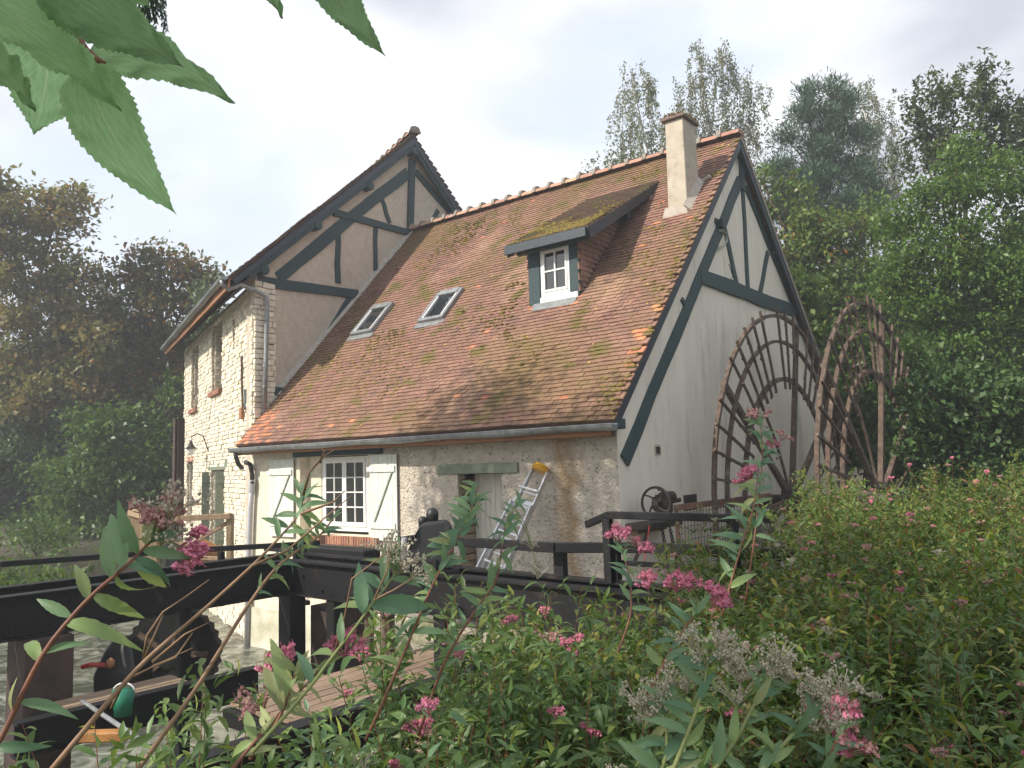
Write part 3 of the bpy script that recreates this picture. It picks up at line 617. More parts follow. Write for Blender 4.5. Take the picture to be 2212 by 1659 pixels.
# moss cushions that sit on the tile edges
from mathutils import noise as mn
mo = MB(); li = MB()
for _ in range(9000):
    X = random.uniform(XA+.1, XB-.03); s = random.uniform(.02, RLEN-.3)
    d_ = mn.noise(Vector((X*.55, s*.5, 3.3)))+.5*mn.noise(Vector((X*1.7, s*1.5, 9)))
    lowb = .25*math.exp(-((s-2.0)/1.6)**2)+.22*math.exp(-((X+8.5)/1.4)**2)*(s < 5)+.3*math.exp(-((X+1.0)/.7)**2)*math.exp(-((s-4.3)/1.6)**2)+.35*(X > -.05)+ .12*math.exp(-((X+4)/2)**2)*(s < 3.2)
    if d_+lowb < .27+.2*random.random(): continue
    if -3.05 < X < -1.84 and 3.3 < s < 7.6: continue
    sz = random.uniform(.014, .040)*(1.25 if X > 0 else 1)
    s = round(s/.105)*.105-.006+random.uniform(-.008, .02)
    mo.blob(rp_(X, s, .032), sz*1.5, sz, sz*.75, .3)
obj('moss', mo, M['moss'], rf, smooth=True, kind='stuff')
for _ in range(170):
    c = random.choice([(-.75, 4.9, .45, .5), (-.9, 3.0, .6, 1.2), (-3.8, 1.6, 1.2, .9), (-8.8, 1.2, .6, .8), (-.05, 7.6, .12, .7)])
    X = random.gauss(c[0], c[2]); s = random.gauss(c[1], c[3])
    if not (XA+.1 < X < XB-.02 and .05 < s < RLEN-.1) or (-3.05 < X < -1.84 and 3.3 < s < 7.6): continue
    q = random.uniform(.012, .036); li.add([rp_(X+q*math.cos(a)*random.uniform(.6, 1), s+q*math.sin(a)*random.uniform(.6, 1), .041) for a in np.linspace(0, 5.5, 7)], [tuple(range(7))])
obj('lichen_spots', li, M['lichen'], rf, kind='stuff')
# raised vent tiles
for (X, s) in ((-1.45, 6.55), (-4.9, 3.6), (-3.7, 6.9), (-8.9, 6.3), (-5.1, 3.3)):
    if X == -5.1: continue
    obj('vent_tile', MB().add([rp_(X-.1, s, .035), rp_(X+.1, s, .035), rp_(X, s, .12), rp_(X-.1, s+.22, .03), rp_(X+.1, s+.22, .03)], [(0, 1, 2), (1, 4, 2), (0, 2, 3), (2, 4, 3)]), M['tile'], rf)
# fillet of mortar against the tall gable
fil = MB(); n = 30
for i in range(n):
    s0, s1 = 1.0+i*(RLEN-1.0)/n, 1.0+(i+1)*(RLEN-1.0)/n; w_ = .10+random.uniform(-.012, .012)
    fil.hexa([rp_(XA-.03, s0, .0), rp_(XA+w_, s0, .0), rp_(XA+w_, s1, .0), rp_(XA-.03, s1, .0), rp_(XA-.03, s0, .14), rp_(XA+w_*.7, s0, .06), rp_(XA+w_*.7, s1, .06), rp_(XA-.03, s1, .14)])
obj('mortar_fillet', fil, M['flash'], AN)
# skylights
for (xa, xb, sa, sb) in ((-8.55, -7.78, 3.50, 4.58), (-6.22, -5.44, 3.50, 4.55)):
    sk = MB()
    def rb_(mb, a, b_, c, d, n0, n1): return mb.hexa([rp_(a, c, n0), rp_(b_, c, n0), rp_(b_, d, n0), rp_(a, d, n0), rp_(a, c, n1), rp_(b_, c, n1), rp_(b_, d, n1), rp_(a, d, n1)])
    rb_(sk, xa, xa+.09, sa, sb, -.02, .13); rb_(sk, xb-.09, xb, sa, sb, -.02, .13); rb_(sk, xa+.09, xb-.09, sa, sa+.10, -.02, .125); rb_(sk, xa+.09, xb-.09, sb-.17, sb, -.02, .15)
    so_ = obj('skylight', sk, M['zinc'], AN, bevel=.008)
    q = MB(); rb_(q, xa+.09, xb-.09, sa+.10, sb-.17, .06, .085); obj('glass', q, M['glass'], so_)
    q = MB(); rb_(q, xa+.09, xa+.12, sa+.10, sb-.17, .086, .12); rb_(q, xb-.12, xb-.09, sa+.10, sb-.17, .086, .12); obj('sash_bead', q, M['white'], so_)
    q = MB(); rb_(q, xa-.06, xb+.06, sa-.17, sa-.002, .045, .055); obj('flashing_apron', q, M['zinc'], so_)
# chimney
ch = obj('chimney', MB().hexa([(-.70, 3.5, 4.6), (-.28, 3.5, 4.6), (-.28, 4.12, 4.6), (-.70, 4.12, 4.6), (-.67, 3.5, 6.80), (-.285, 3.5, 6.80), (-.285, 4.08, 6.80), (-.67, 4.08, 6.80)]), M['chimney'], AN, bevel=.012)
cb = MB(); 
cb.hexa([(-.74, 3.43, 6.80), (-.22, 3.43, 6.80), (-.22, 4.15, 6.80), (-.74, 4.15, 6.80), (-.73, 3.44, 6.87), (-.23, 3.44, 6.87), (-.23, 4.14, 6.87), (-.73, 4.14, 6.87)])
cb.hexa([(-.66, 3.52, 6.87), (-.30, 3.52, 6.87), (-.30, 4.06, 6.87), (-.66, 4.06, 6.87), (-.58, 3.62, 6.99), (-.38, 3.62, 6.99), (-.38, 3.96, 6.99), (-.58, 3.96, 6.99)])
cp = obj('chimney_cap', cb, M['tiledark'], ch, bevel=.01)
mc = MB()
for _ in range(120): mc.blob((random.uniform(-.72, -.24), random.uniform(3.45, 4.1), 6.88+random.uniform(0, .06)), .03, .03, .02, .3)
obj('cap_moss', mc, M['moss'], ch, kind='stuff')
fc = MB()
fc.hexa([rp_(-.80, 5.62, .0), rp_(-.22, 5.62, .0), rp_(-.26, 5.80, .0), rp_(-.74, 5.80, .0), rp_(-.78, 5.63, .03), rp_(-.24, 5.63, .03), rp_(-.27, 5.78, .16), rp_(-.72, 5.78, .16)])
fc.hexa([rp_(-.30, 5.72, .0), rp_(-.16, 5.70, .0), rp_(-.16, 6.75, .0), rp_(-.30, 6.75, .0), rp_(-.285, 5.72, .18), rp_(-.17, 5.70, .035), rp_(-.17, 6.75, .035), rp_(-.285, 6.75, .18)])
obj('chimney_fillet', fc, M['flash'], ch)
obj('pipe_stub', MB().tube([rp_(-.2, 6.75, .05), rp_(-.05, 6.80, .09)], .045, 10), M['flash'], ch)

# dormer
DX0, DX1, DY, DZ0, DZ1 = -3.02, -1.84, 1.9, 3.06, 4.36
DM = obj('dormer', MB().box((DX0+.06, DY+.10, DZ0), (DX1-.06, DY+.14, DZ1)).box((DX0+.04, DY+.1, DZ0+.05), (DX0+.08, 4.2, DZ0+.06)), M['dark'], AN)
DM['label'] = 'dormer with white window and mossy lean-to roof'
dsl = (6.11-4.38)/(4.64-1.58)
def dz(y): return 4.38+(y-1.58)*dsl
for xx, sg in ((DX1, 1), (DX0, -1)):
    top_y = 4.50
    pl = [(DY+.02, DZ0), (top_y, dz(top_y)-.1), (DY+.02, dz(DY)-.10)]
    ck = obj('dormer_cheek', MB().prism(pl, 0, xx-.02 if sg > 0 else xx, xx if sg > 0 else xx+.02), M['soffit'], DM)
    # tile hanging
    j = 0; z = DZ0
    mb = MB(); base = tilemesh('tile'); 
    while z < dz(4.4):
        yr = PE[1]+(z-PE[2])/math.tan(SL)-.15; ys = max(DY+.02, DY+.02)
        y = DY+.06+(.08 if j % 2 else 0)
        while y < yr+.1:
            if z < dz(y)-.18:
                y0_, y1_ = y-.08, min(y+.08, yr+.16)
                xo = xx+sg*.004
                mb.hexa([(xo, y0_, z), (xo, y1_, z), (xo, y1_, z+.15), (xo, y0_, z+.15), (xo+sg*.036, y0_, z+random.uniform(-.005, .005)), (xo+sg*.036, y1_, z), (xo+sg*.010, y1_, z+.15), (xo+sg*.010, y0_, z+.15)])
            y += .164
        z += .105; j += 1
    obj('hung_tiles', mb, M['tile'], DM, kind='stuff')
for (xa, xb) in ((DX0-.01, DX0+.27), (DX1-.20, DX1+.01)):
    obj('dormer_post', MB().box((xa, DY-.02, DZ0+.06), (xb, DY+.09, DZ1-.02)), M['timber'], DM, bevel=.008)
obj('dormer_header', MB().box((DX0+.27, DY-.02, 4.25), (DX1-.20, DY+.09, DZ1)), M['timber'], DM, bevel=.008)
wf = MB(); wa, wb, wz0, wz1 = DX0+.29, DX1-.20, 3.27, 4.25
def wbox(mb, xa, xb, za, zb, y0=DY-.01, y1=DY+.07): mb.box((xa, y0, za), (xb, y1, zb))
wbox(wf, wa, wa+.06, wz0, wz1); wbox(wf, wb-.05, wb, wz0, wz1); wbox(wf, wa+.06, wb-.05, wz0, wz0+.09); wbox(wf, wa+.06, wb-.05, wz1-.06, wz1)
wf_o = obj('dormer_window', wf, M['white'], DM, bevel=.006)
sfr = MB(); a0, a1, b0, b1 = wa+.06, wb-.05, wz0+.09, wz1-.06; cxm = (a0+a1)/2; czm = (b0+b1)/2
wbox(sfr, a0, a0+.045, b0, b1, DY-.025, DY+.04); wbox(sfr, a1-.045, a1, b0, b1, DY-.025, DY+.04); wbox(sfr, a0+.045, a1-.045, b0, b0+.05, DY-.025, DY+.04); wbox(sfr, a0+.045, a1-.045, b1-.045, b1, DY-.025, DY+.04)
wbox(sfr, cxm-.016, cxm+.016, b0+.05, b1-.045, DY-.02, DY+.03); wbox(sfr, a0+.045, cxm-.016, czm-.016, czm+.016, DY-.018, DY+.03); wbox(sfr, cxm+.016, a1-.045, czm-.016, czm+.016, DY-.018, DY+.03)
obj('sash', sfr, M['white'], DM, bevel=.003)
for (pa, pb) in ((a0+.045, cxm-.016), (cxm+.016, a1-.045)):
    for (za, zb) in ((b0+.05, czm-.016), (czm+.016, b1-.045)): obj('pane', MB().box((pa, DY+.01, za), (pb, DY+.016, zb)), M['glass'], DM)
obj('dormer_sill', MB().box((DX0+.27, DY-.03, 3.08), (DX1-.02, DY+.09, 3.268)), M['white'], DM, bevel=.006)
obj('zinc_apron', MB().hexa([rp_(DX0+.16, 3.18, .045), rp_(DX1-.02, 3.18, .045), rp_(DX1-.02, 3.38, .05), rp_(DX0+.12, 3.38, .05), rp_(DX0+.16, 3.18, .055), rp_(DX1-.02, 3.18, .055), rp_(DX1-.02, 3.38, .07), rp_(DX0+.12, 3.38, .07)]), M['zinc'], DM)
RX0, RX1 = -3.34, -1.42
dus = np.array([0, 1, dsl]); dL = np.linalg.norm(dus)*(4.66-1.58); dus /= np.linalg.norm(dus); dn = np.array([0, -dus[2], dus[1]])
def dr(x, s, n): return np.array([x, 1.58, 4.38])+dus*s+dn*n
dro = obj('dormer_roof', MB().hexa([dr(RX0, 0, -.07), dr(RX1, 0, -.07), dr(RX1, dL-.1, -.07), dr(RX0, dL-.1, -.07), dr(RX0, 0, -.03), dr(RX1, 0, -.03), dr(RX1, dL-.06, -.03), dr(RX0, dL-.06, -.03)]), M['soffit'], AN)
dro['label'] = 'mossy lean-to roof of the dormer'
lay_tiles(dro, dr(RX0, 0, -.03), (1, 0, 0), dus, RX1-RX0, dL+.02, 'tiledark', gauge=.095)
md = MB()
for _ in range(2600):
    x = random.uniform(RX0, RX1); s = abs(random.gauss(0, .95))
    if s > dL*.8 or mn.noise(Vector((x*1.6, s*1.4, 1)))+.55-.28*s < random.random()*.5: continue
    q = random.uniform(.012, .03); md.blob(dr(x, s, .012), q*1.4, q*1.2, q*.7, .3)
obj('moss', md, M['moss'], dro, smooth=True, kind='stuff')
obj('dormer_fascia', MB().box((RX0-.02, 1.54, 4.19), (RX1+.0, 1.58, 4.37)), M['timberblue'], DM, bevel=.004)
for xx in (RX1-.002, RX0-.05):
    obj('dormer_barge', MB().hexa([dr(xx, -.02, -.24), dr(xx+.04, -.02, -.24), dr(xx+.04, dL-.5, -.20), dr(xx, dL-.5, -.20), dr(xx, -.02, -.02), dr(xx+.04, -.02, -.02), dr(xx+.04, dL-.25, -.02), dr(xx, dL-.25, -.02)]), M['timberblue'], DM, bevel=.004)
obj('dormer_purlin', MB().box((DX0-.22, DY-.12, 4.20), (DX1+.28, DY-.021, 4.36)), M['timber'], DM, bevel=.01)
obj('dormer_purlin', MB().box((DX0-.2, 3.35, 4.98), (DX1+.30, 3.50, 5.12)), M['timber'], DM, bevel=.01)

# gable timbers of the annex (straight from measured points on the gable plane)
def ga(*a, **k): k.setdefault('X', 0.0); return tpx(*a, par=AN, **k)
ga(1509, 596, 1712, 673, .30, .07, name='tie_beam')
ga(1596, 392, 1346, 995, .25, .055, name='principal_rafter')
ga(1610, 405, 1742, 735, .18, .055, name='principal_rafter')
ga(1599, 322, 1601, 412, .20, .075, name='king_post')
for a in ((1563, 492, 1590, 616, .15), (1603, 412, 1614, 628, .15), (1657, 545, 1640, 637, .15), (1471, 645, 1479, 664, .11), (1543, 474, 1556, 493, .12)): ga(*a, dep=.045, name='strut')
# barge boards under the verge
for sgn in (1, -1):
    def g_(s, n, dx): return rp_(XB-.03+dx, s, n) if sgn > 0 else rpb(XB-.03+dx, s*RLB/RLEN, n)
    def bd(t0, t1, dx, th_, nm, mt_, s0=-.05, lab=None):
        Rr = g_(RLEN, 0, dx); up_ = 1/(NR if sgn > 0 else NRB)[2]
        A, B = g_(s0, t0, dx), Rr+np.array([0, 0, t0*up_]); A1, B1 = g_(s0, t1, dx), Rr+np.array([0, 0, t1*up_]); e = np.array([-th_, 0, 0])
        return obj(nm, MB().hexa([A, B, B+e, A+e, A1, B1, B1+e, A1+e]), M[mt_], AN, bevel=.003)
    if sgn > 0: bd(-.17, -.03, .0, .035, 'barge_board', 'timberblue'); bd(-.20, -.17, -.02, .12, 'verge_moulding', 'timber')
    else: bd(-.23, -.06, .0, .035, 'barge_board', 'timberblue')
    if sgn < 0: bd(-.06, .0, .02, .03, 'verge_fillet', 'flash')
for (x, y) in ((1345, 925),): 
    a = px(x, y, .1); obj('plate_end', MB().box((-.3, -.22, .50), (.16, .02, .66)), M['timber'], AN, bevel=.015)
a = px(1549, 486, 0); obj('purlin_end', MB().box((-.02, a[0]-.08, a[1]-.09), (.16, a[0]+.08, a[1]+.09)), M['timber'], AN, bevel=.015)
a = px(1668, 528, 0); obj('purlin_end', MB().box((-.02, a[0]-.08, a[1]-.09), (.16, a[0]+.08, a[1]+.09)), M['timber'], AN, bevel=.015)
# cables looped on the gable
def cab(pts, rad=.011, X=.06, mt='cable', nm='cable'):
    P = [onx(x, y, X+.01*math.sin(i*2.1)) for i, (x, y) in enumerate(pts)]; return obj(nm, MB().tube(P, rad, 6, r=.5), M[mt], AN, smooth=True)
cab([(1553, 497), (1562, 496), (1569, 506), (1571, 520), (1565, 532), (1552, 533)], .014); cab([(1554, 499), (1560, 500), (1566, 512), (1569, 522), (1562, 534), (1548, 540)], .012)
cab([(1574, 570), (1583, 596), (1577, 610)], .009, mt='black'); cab([(1671, 545), (1678, 548), (1688, 555), (1697, 572), (1702, 586)], .014)
# wall vent with louvre
a = px(1420, 972, 0)
vt = obj('wall_vent', MB().box((-.02, a[0]-.10, a[1]-.09), (.012, a[0]+.10, a[1]+.09)), M['chimney'], AN)
obj('dark_vent_plate', MB().box((.0125, a[0]-.065, a[1]-.06), (.02, a[0]+.065, a[1]+.055)), M['dark'], vt)  # dark plate on the vent face, shade of an opening painted in

# eave of the annex: gutter, fascia, wall plate
gutter(AN, (XA-.05, -.47, .55), (XB+.05, -.47, .565), .095)
obj('fascia_board', MB().box((XA, -.375, .40), (XB-.1, -.345, .56)), M['fascia'], AN)
obj('soffit_board', MB().box((XA, -.345, .50), (XB-.1, -.002, .52)), M['soffit'], AN)
obj('wall_plate', MB().box((-8.15, -.05, .30), (-5.3, .0, .49)), M['timber'], AN, bevel=.008)
obj('wall_plate', MB().box((-5.3, -.02, .40), (-.02, .0, .50)), M['brownstone'], AN, bevel=.004)
obj('door_lintel', MB().box((-3.84, -.045, -.13), (-1.94, .20, .045)), M['greygreen'], AN, bevel=.008)
# window
wn = MB(); y0, y1 = .24, .32; W0, W1, Z0, Z1 = -7.50, -6.00, -1.26, .28
wn.box((W0, y0, Z0), (W0+.09, y1, Z1)); wn.box((W1-.09, y0, Z0), (W1, y1, Z1)); wn.box((W0+.09, y0, Z0), (W1-.09, y1, Z0+.10)); wn.box((W0+.09, y0, Z1-.07), (W1-.09, y1, Z1))
wno = obj('window', wn, M['white'], AN, bevel=.006); wno['label'] = 'white small-paned casement window'
md_ = (W0+W1)/2
for (sa, sb) in ((W0+.09, md_-.004), (md_+.004, W1-.09)):
    sh = MB(); ya, yb = .215, .275; bz0, bz1 = Z0+.10, Z1-.07
    sh.box((sa, ya, bz0), (sa+.06, yb, bz1)); sh.box((sb-.06, ya, bz0), (sb, yb, bz1)); sh.box((sa+.06, ya, bz0), (sb-.06, yb, bz0+.09)); sh.box((sa+.06, ya, bz1-.06), (sb-.06, yb, bz1))
    cx_ = (sa+sb)/2; zs = np.linspace(bz0+.09, bz1-.06, 5)
    sh.box((cx_-.014, ya+.005, bz0+.09), (cx_+.014, yb-.01, bz1-.06))
    for z in zs[1:-1]:
        sh.box((sa+.06, ya+.007, z-.013), (cx_-.014, yb-.012, z+.013)); sh.box((cx_+.014, ya+.007, z-.013), (sb-.06, yb-.012, z+.013))
    obj('casement', sh, M['white'], wno, bevel=.003)
    for i in range(4):
        for (pa, pb) in ((sa+.06, cx_-.014), (cx_+.014, sb-.06)): obj('pane', MB().box((pa, .245, zs[i]+.013*(i > 0)), (pb, .250, zs[i+1]-.013*(i < 3))), M['glass'], wno)
obj('dark_room_backing', MB().box((-7.95, .34, -1.32), (-5.62, .5, .30)), M['dark'], AN)  # dark sheet behind the window, the unlit room put into its colour
obj('reveal_plaster', MB().box((-7.95, .22, -1.32), (-7.5, .339, .30)), M['limewash'], AN)
obj('reveal_plaster', MB().box((-6.0, .22, -1.32), (-5.62, .339, .30)), M['limewash'], AN)
ws = obj('window_sill', MB().box((-7.75, -.08, -1.49), (-5.38, .24, -1.335)), M['mortar'], AN)
for i in range(31):
    x = -7.74+i*.0765; obj('brick', MB().box((x, -.115+random.uniform(-.006, .006), -1.50), (x+.062, .05, -1.325)), M['brick'], ws, bevel=.005)
# shutters: boards, ledges, brace
def shutter(xa, xb, za, zb, flip=1, full=True):
    back = MB().box((xa+.01, -.045, za+.01), (xb-.01, -.038, zb-.01)); so_ = obj('shutter', back, M['shutter'], AN)
    n = 6; w_ = (xb-xa)/n
    for i in range(n): obj('plank', MB().box((xa+i*w_+.003, -.065+random.uniform(-.002, .002), za), (xa+(i+1)*w_-.003, -.046, zb)), M['shutter'], so_)
    zl, zh = za+.28, zb-.28
    for z in (zl, zh): obj('ledge', MB().box((xa+.01, -.092, z-.06), (xb-.04, -.067, z+.06)), M['shutter'], so_, bevel=.004)
    p0, p1 = ((xa+.12, -.078, zl+.03), (xb-.10, -.078, zh-.03)) if flip > 0 else ((xb-.12, -.078, zl+.03), (xa+.10, -.078, zh-.03))
    obj('iron_stay', MB().beam(p0, p1, .014, .03), M['greygreen'], so_)
    obj('hinge', MB().box((xa-.05, -.10, zh-.04), (xa+.12, -.093, zh+.04)), M['white'], so_)
shutter(-5.63, -4.86, -1.37, .28, 1); shutter(-8.98, -8.1, -1.40, .27, 1)
# brown jamb stones left of the door, door leaf of vertical boards
db = obj('door_jamb', MB().box((-3.38, .20, -2.18), (-3.34, .46, -.131)), M['mortar'], AN)
z = -2.18
while z < -.22:
    h = random.uniform(.085, .15); obj('stone', MB().hexa([(-3.345, .0+random.uniform(0, .02), z), (-3.31+random.uniform(-.01, .015), .01, z), (-3.31, .42, z), (-3.345, .42, z), (-3.345, .01, z+h-.02), (-3.31, .01, z+h-.02), (-3.305, .42, z+h-.015), (-3.345, .42, z+h-.02)]), M['brownstone'], db, bevel=.01); z += h
dl = obj('door', MB().box((-3.31, .44, -2.17), (-2.33, .47, -.14)), M['door'], AN); dl['label'] = 'off white plank door'
for i in range(8):
    x = -3.30+i*.121; obj('plank', MB().box((x, .415+random.uniform(-.003, .003), -2.16), (x+.115, .439, -.15)), M['door'], dl)
# pipes on the cream wall
obj('hopper_bend', MB().tube([(XA+.12, -.47, .46), (XA+.13, -.46, .36), (XA+.06, -.35, .20), (XA-.1, -.16, .12), (XA-.2, -.12, .12)], .05, 10, r=.5), M['iron'], AN, smooth=True)
obj('downpipe', MB().tube([ony(530, 998, -.1), ony(540, 1003, -.1), ony(544, 1020, -.1), ony(545, 1045, -.12)], .05, 10), M['iron'], AN, smooth=True)
obj('downpipe', MB().tube([ony(544, 1043, -.1), ony(541, 1100, -.1), ony(538, 1180, -.1), ony(533, 1400, -.1)], .062, 12, r=.5), M['pvc'], AN, smooth=True)
pj = MB()
obj('pipe_joint', MB().tube([ony(545, 1036, -.1), ony(543, 1062, -.1)], .08, 12), M['pvc'], AN)

# door step and walkway in front of the cottage
obj('walkway', MB().box((-4.6, -1.35, -2.42), (3.6, -.002, -2.2)), M['concrete'], kind='structure', bevel=.02)

# ================================================================== WATER WHEEL
WW = thing('water_wheel', 'big rusty iron water wheel with two spoked rims standing beside the white gable', 'water wheel', loc=(1.6, 5.3, -.85))
WC = (5.3, -.85); WR = 3.68
def ring(X, r, w_, dep, seg=72):
    mb = MB(); V = []
    for i in range(seg):
        a = 2*math.pi*i/seg; jr = random.uniform(-.006, .006)
        for dx, dr_ in ((-dep/2, -w_/2), (dep/2, -w_/2), (dep/2, w_/2), (-dep/2, w_/2)):
            rr = r+dr_+jr; V.append((X+dx, WC[0]+rr*math.sin(a), WC[1]+rr*math.cos(a)))
    F = [(i*4+j, i*4+(j+1) % 4, ((i+1) % seg)*4+(j+1) % 4, ((i+1) % seg)*4+j) for i in range(seg) for j in range(4)]
    mb.add(V, F, .5)
    for _ in range(60):   # scale and lumps of rust
        a = random.uniform(0, 6.28); q = random.uniform(.012, .03); mb.blob((X+random.uniform(-.03, .03), WC[0]+r*math.sin(a), WC[1]+r*math.cos(a)), q, q*1.4, q*1.4, .4, .5)
    return mb
def radial(X, a, r0, r1, w_, dep, lumps=5, skew=0., taper=1):
    mb = MB(); n = 6; V = []
    for i in range(n+1):
        r = r0+(r1-r0)*i/n; aa = a+skew*(1-(r/r1)); off = random.uniform(-.006, .006)
        c = np.array([X, WC[0]+r*math.sin(aa), WC[1]+r*math.cos(aa)]); q = np.array([0, math.cos(aa), -math.sin(aa)]); ww = w_*(1+(taper-1)*i/n)*(1+random.uniform(-.12, .12))
        for p_, b_ in ((-.5, -.5), (.5, -.5), (.5, .5), (-.5, .5)): V.append(c+q*(p_*ww+off)+np.array([b_*dep, 0, 0]))
    mb.add(V, [(i*4+j, i*4+(j+1) % 4, (i+1)*4+(j+1) % 4, (i+1)*4+j) for i in range(n) for j in range(4)]+[(3, 2, 1, 0), tuple(n*4+j for j in range(4))], .5)
    for _ in range(lumps):
        r = random.uniform(r0, r1); q = random.uniform(.012, .026); mb.blob((X+random.uniform(-.02, .02), WC[0]+r*math.sin(a), WC[1]+r*math.cos(a)), q, q*1.3, q*1.3, .4, .5)
    return mb
NB = 52
for X, ph in ((.80, .02), (2.45, .07)):
    for r, w_ in ((WR, .065), (WR*.86, .055), (WR*.655, .085)): obj('rim', ring(X, r, w_, .07), M['rust'], WW)
    for i in range(NB):
        a = ph+2*math.pi*i/NB
        if -WR*math.cos(a) > 2.6: pass
        if i % 6 == 2: continue
        o_ = obj('float_bar', radial(X+.05, a, WR*.60, WR*1.045, .042, .04, 7, .05), M['rust'], WW)
        if i % 2 == 0:
            c = np.array([X+.05, WC[0]+WR*1.05*math.sin(a), WC[1]+WR*1.05*math.cos(a)])
    for i in range(9):
        a = ph+2*math.pi*(i*6+2)/NB
        if i == 8: break
        obj('spoke', radial(X-.03, a, .28, WR*1.0, .12, .09, 10, 0, .8), M['rust'], WW)
        if i % 2: obj('brace', radial(X-.05, a+.33, .3, WR*.655, .05, .04, 3, .25), M['rust'], WW)
    hb = MB().tube([(X-.14, *WC), (X-.13, *WC), (X+.13, *WC), (X+.14, *WC)], [.22, .34, .34, .22], 20); obj('hub', hb, M['iron'], WW)
obj('axle', MB().tube([(.05, *WC), (3.3, *WC)], .11, 14), M['iron'], WW, smooth=True)
obj('axle_bearing', MB().box((-.0+.002, WC[0]-.3, WC[1]-.45), (.35, WC[0]+.3, WC[1]-.12)), M['iron'], WW, bevel=.02)
# stone bearing pier for the outer end of the axle
pr = obj('bearing_pier', MB().box((3.05, 4.85, -4.55), (3.7, 5.8, -.98)), M['concrete'], bevel=.03); props(pr, 'low masonry pier under the outer end of the wheel axle', 'pier')
cn = obj('concrete_coping', MB().box((3.1, 1.5, -1.52), (3.9, 4.6, -1.36)), M['concrete'], bevel=.02); props(cn, 'pale concrete kerb of the wheel race half hidden in the shrubs', 'kerb')

# ================================================================== SLUICE WINCH ON THE GABLE
WN = thing('sluice_winch', 'old cast iron sluice winch with spoked handwheel bolted to the white gable wall', 'winch', loc=(.3, .6, -1.1))
wc = onx(1417, 1087, .55); RW = .235
hw = MB(); hw.tube([wc+np.array([RW*math.sin(a), .0, RW*math.cos(a)]) for a in np.linspace(0, 2*math.pi, 33)], .021, 8, cap=False, r=.5); obj('handwheel', hw, M['iron'], WN, smooth=True)
for k_ in range(4):
    a = .5+k_*math.pi/2; obj('spoke', MB().tube([wc+np.array([rr*math.sin(a+.7*(1-rr/RW)), 0, rr*math.cos(a+.7*(1-rr/RW))]) for rr in np.linspace(.03, RW, 7)], [.024, .021, .018, .016, .015, .014, .013], 6), M['iron'], WN, smooth=True)
obj('crank_handle', MB().tube([wc+np.array([RW*.5, 0, RW*.85]), wc+np.array([RW*.5, -.13, RW*.85])], .016, 8), M['iron'], WN)
obj('hub', MB().tube([wc+np.array([0, .1, 0]), wc+np.array([0, -.04, 0])], .045, 12), M['iron'], WN)
gw = MB(); gc = wc+np.array([0, .15, -.02]); NTH = 20; V = []
for i in range(NTH*2):
    a = math.pi*i/NTH; rr = .155 if i % 2 else .135
    for dx in (-.03, .03): V.append(gc+np.array([rr*math.sin(a), dx, rr*math.cos(a)]))
gw.add(V, [(2*i, 2*i+1, (2*i+3) % (4*NTH), (2*i+2) % (4*NTH)) for i in range(2*NTH)]+[tuple(range(0, 4*NTH, 2)), tuple(range(4*NTH-1, 0, -2))]); obj('gear_wheel', gw, M['iron'], WN)
obj('shaft', MB().tube([gc+np.array([0, -.18, 0]), gc+np.array([0, .62, .03])], .035, 10), M['iron'], WN, smooth=True)
obj('gear_housing', MB().box(gc+np.array([-.14, .06, -.16]), gc+np.array([.04, .34, .12])), M['iron'], WN, bevel=.03)
obj('gear_housing', MB().tube([gc+np.array([-.03, .12, .09]), gc+np.array([-.03, .42, .09])], .09, 12), M['iron'], WN)
sh = onx(1395, 1135, .3)
obj('support_beam', MB().box((.0, sh[1]-.12, sh[2]-.07), (.40, sh[1]+1.05, sh[2]+.03)), M['iron'], WN, bevel=.02)
obj('support_beam', MB().box((.08, sh[1]-.05, sh[2]-.13), (.18, sh[1]+.9, sh[2]-.07)), M['rustred'], WN)
obj('strut', MB().beam((.05, sh[1]+.0, sh[2]-.6), (.3, sh[1]+.06, sh[2]-.1), .05, .05), M['iron'], WN)
def chain(parent, P0, P1, n):
    P0 = np.array(P0); P1 = np.array(P1); d = (P1-P0)/n; du = d/np.linalg.norm(d); mb = MB()
    for i in range(n):
        c = P0+d*(i+.5); sx = np.array([1, 0, 0]) if i % 2 else np.array([0, 1, 0]); 
        mb.tube([c+du*math.cos(a)*np.linalg.norm(d)*.72+sx*math.sin(a)*.026 for a in np.linspace(0, 2*math.pi, 9)], .0095, 5, cap=False)
    return obj('chain', mb, M['iron'], parent)
c0_ = onx(1430, 1140, .3); c1_ = onx(1450, 1262, .32); chain(WN, c0_, c1_, 24)
c0_ = onx(1447, 1140, .3); c1_ = onx(1472, 1262, .32); chain(WN, c0_, c1_, 24)
obj('cord', MB().tube([onx(1403, 1135, .45), onx(1398, 1170, .45), onx(1392, 1215, .45), onx(1388, 1255, .45)], .007, 5), M['red'], WN)
# near-black plate on the wall by the winch, a slot's shade put into its colour
sa_ = onx(1476, 1070, 0); sb_ = onx(1506, 1100, 0); obj('dark_slot_plate', MB().box((-.02, sa_[1], sb_[2]), (.006, sb_[1], sa_[2])), M['dark'], AN)

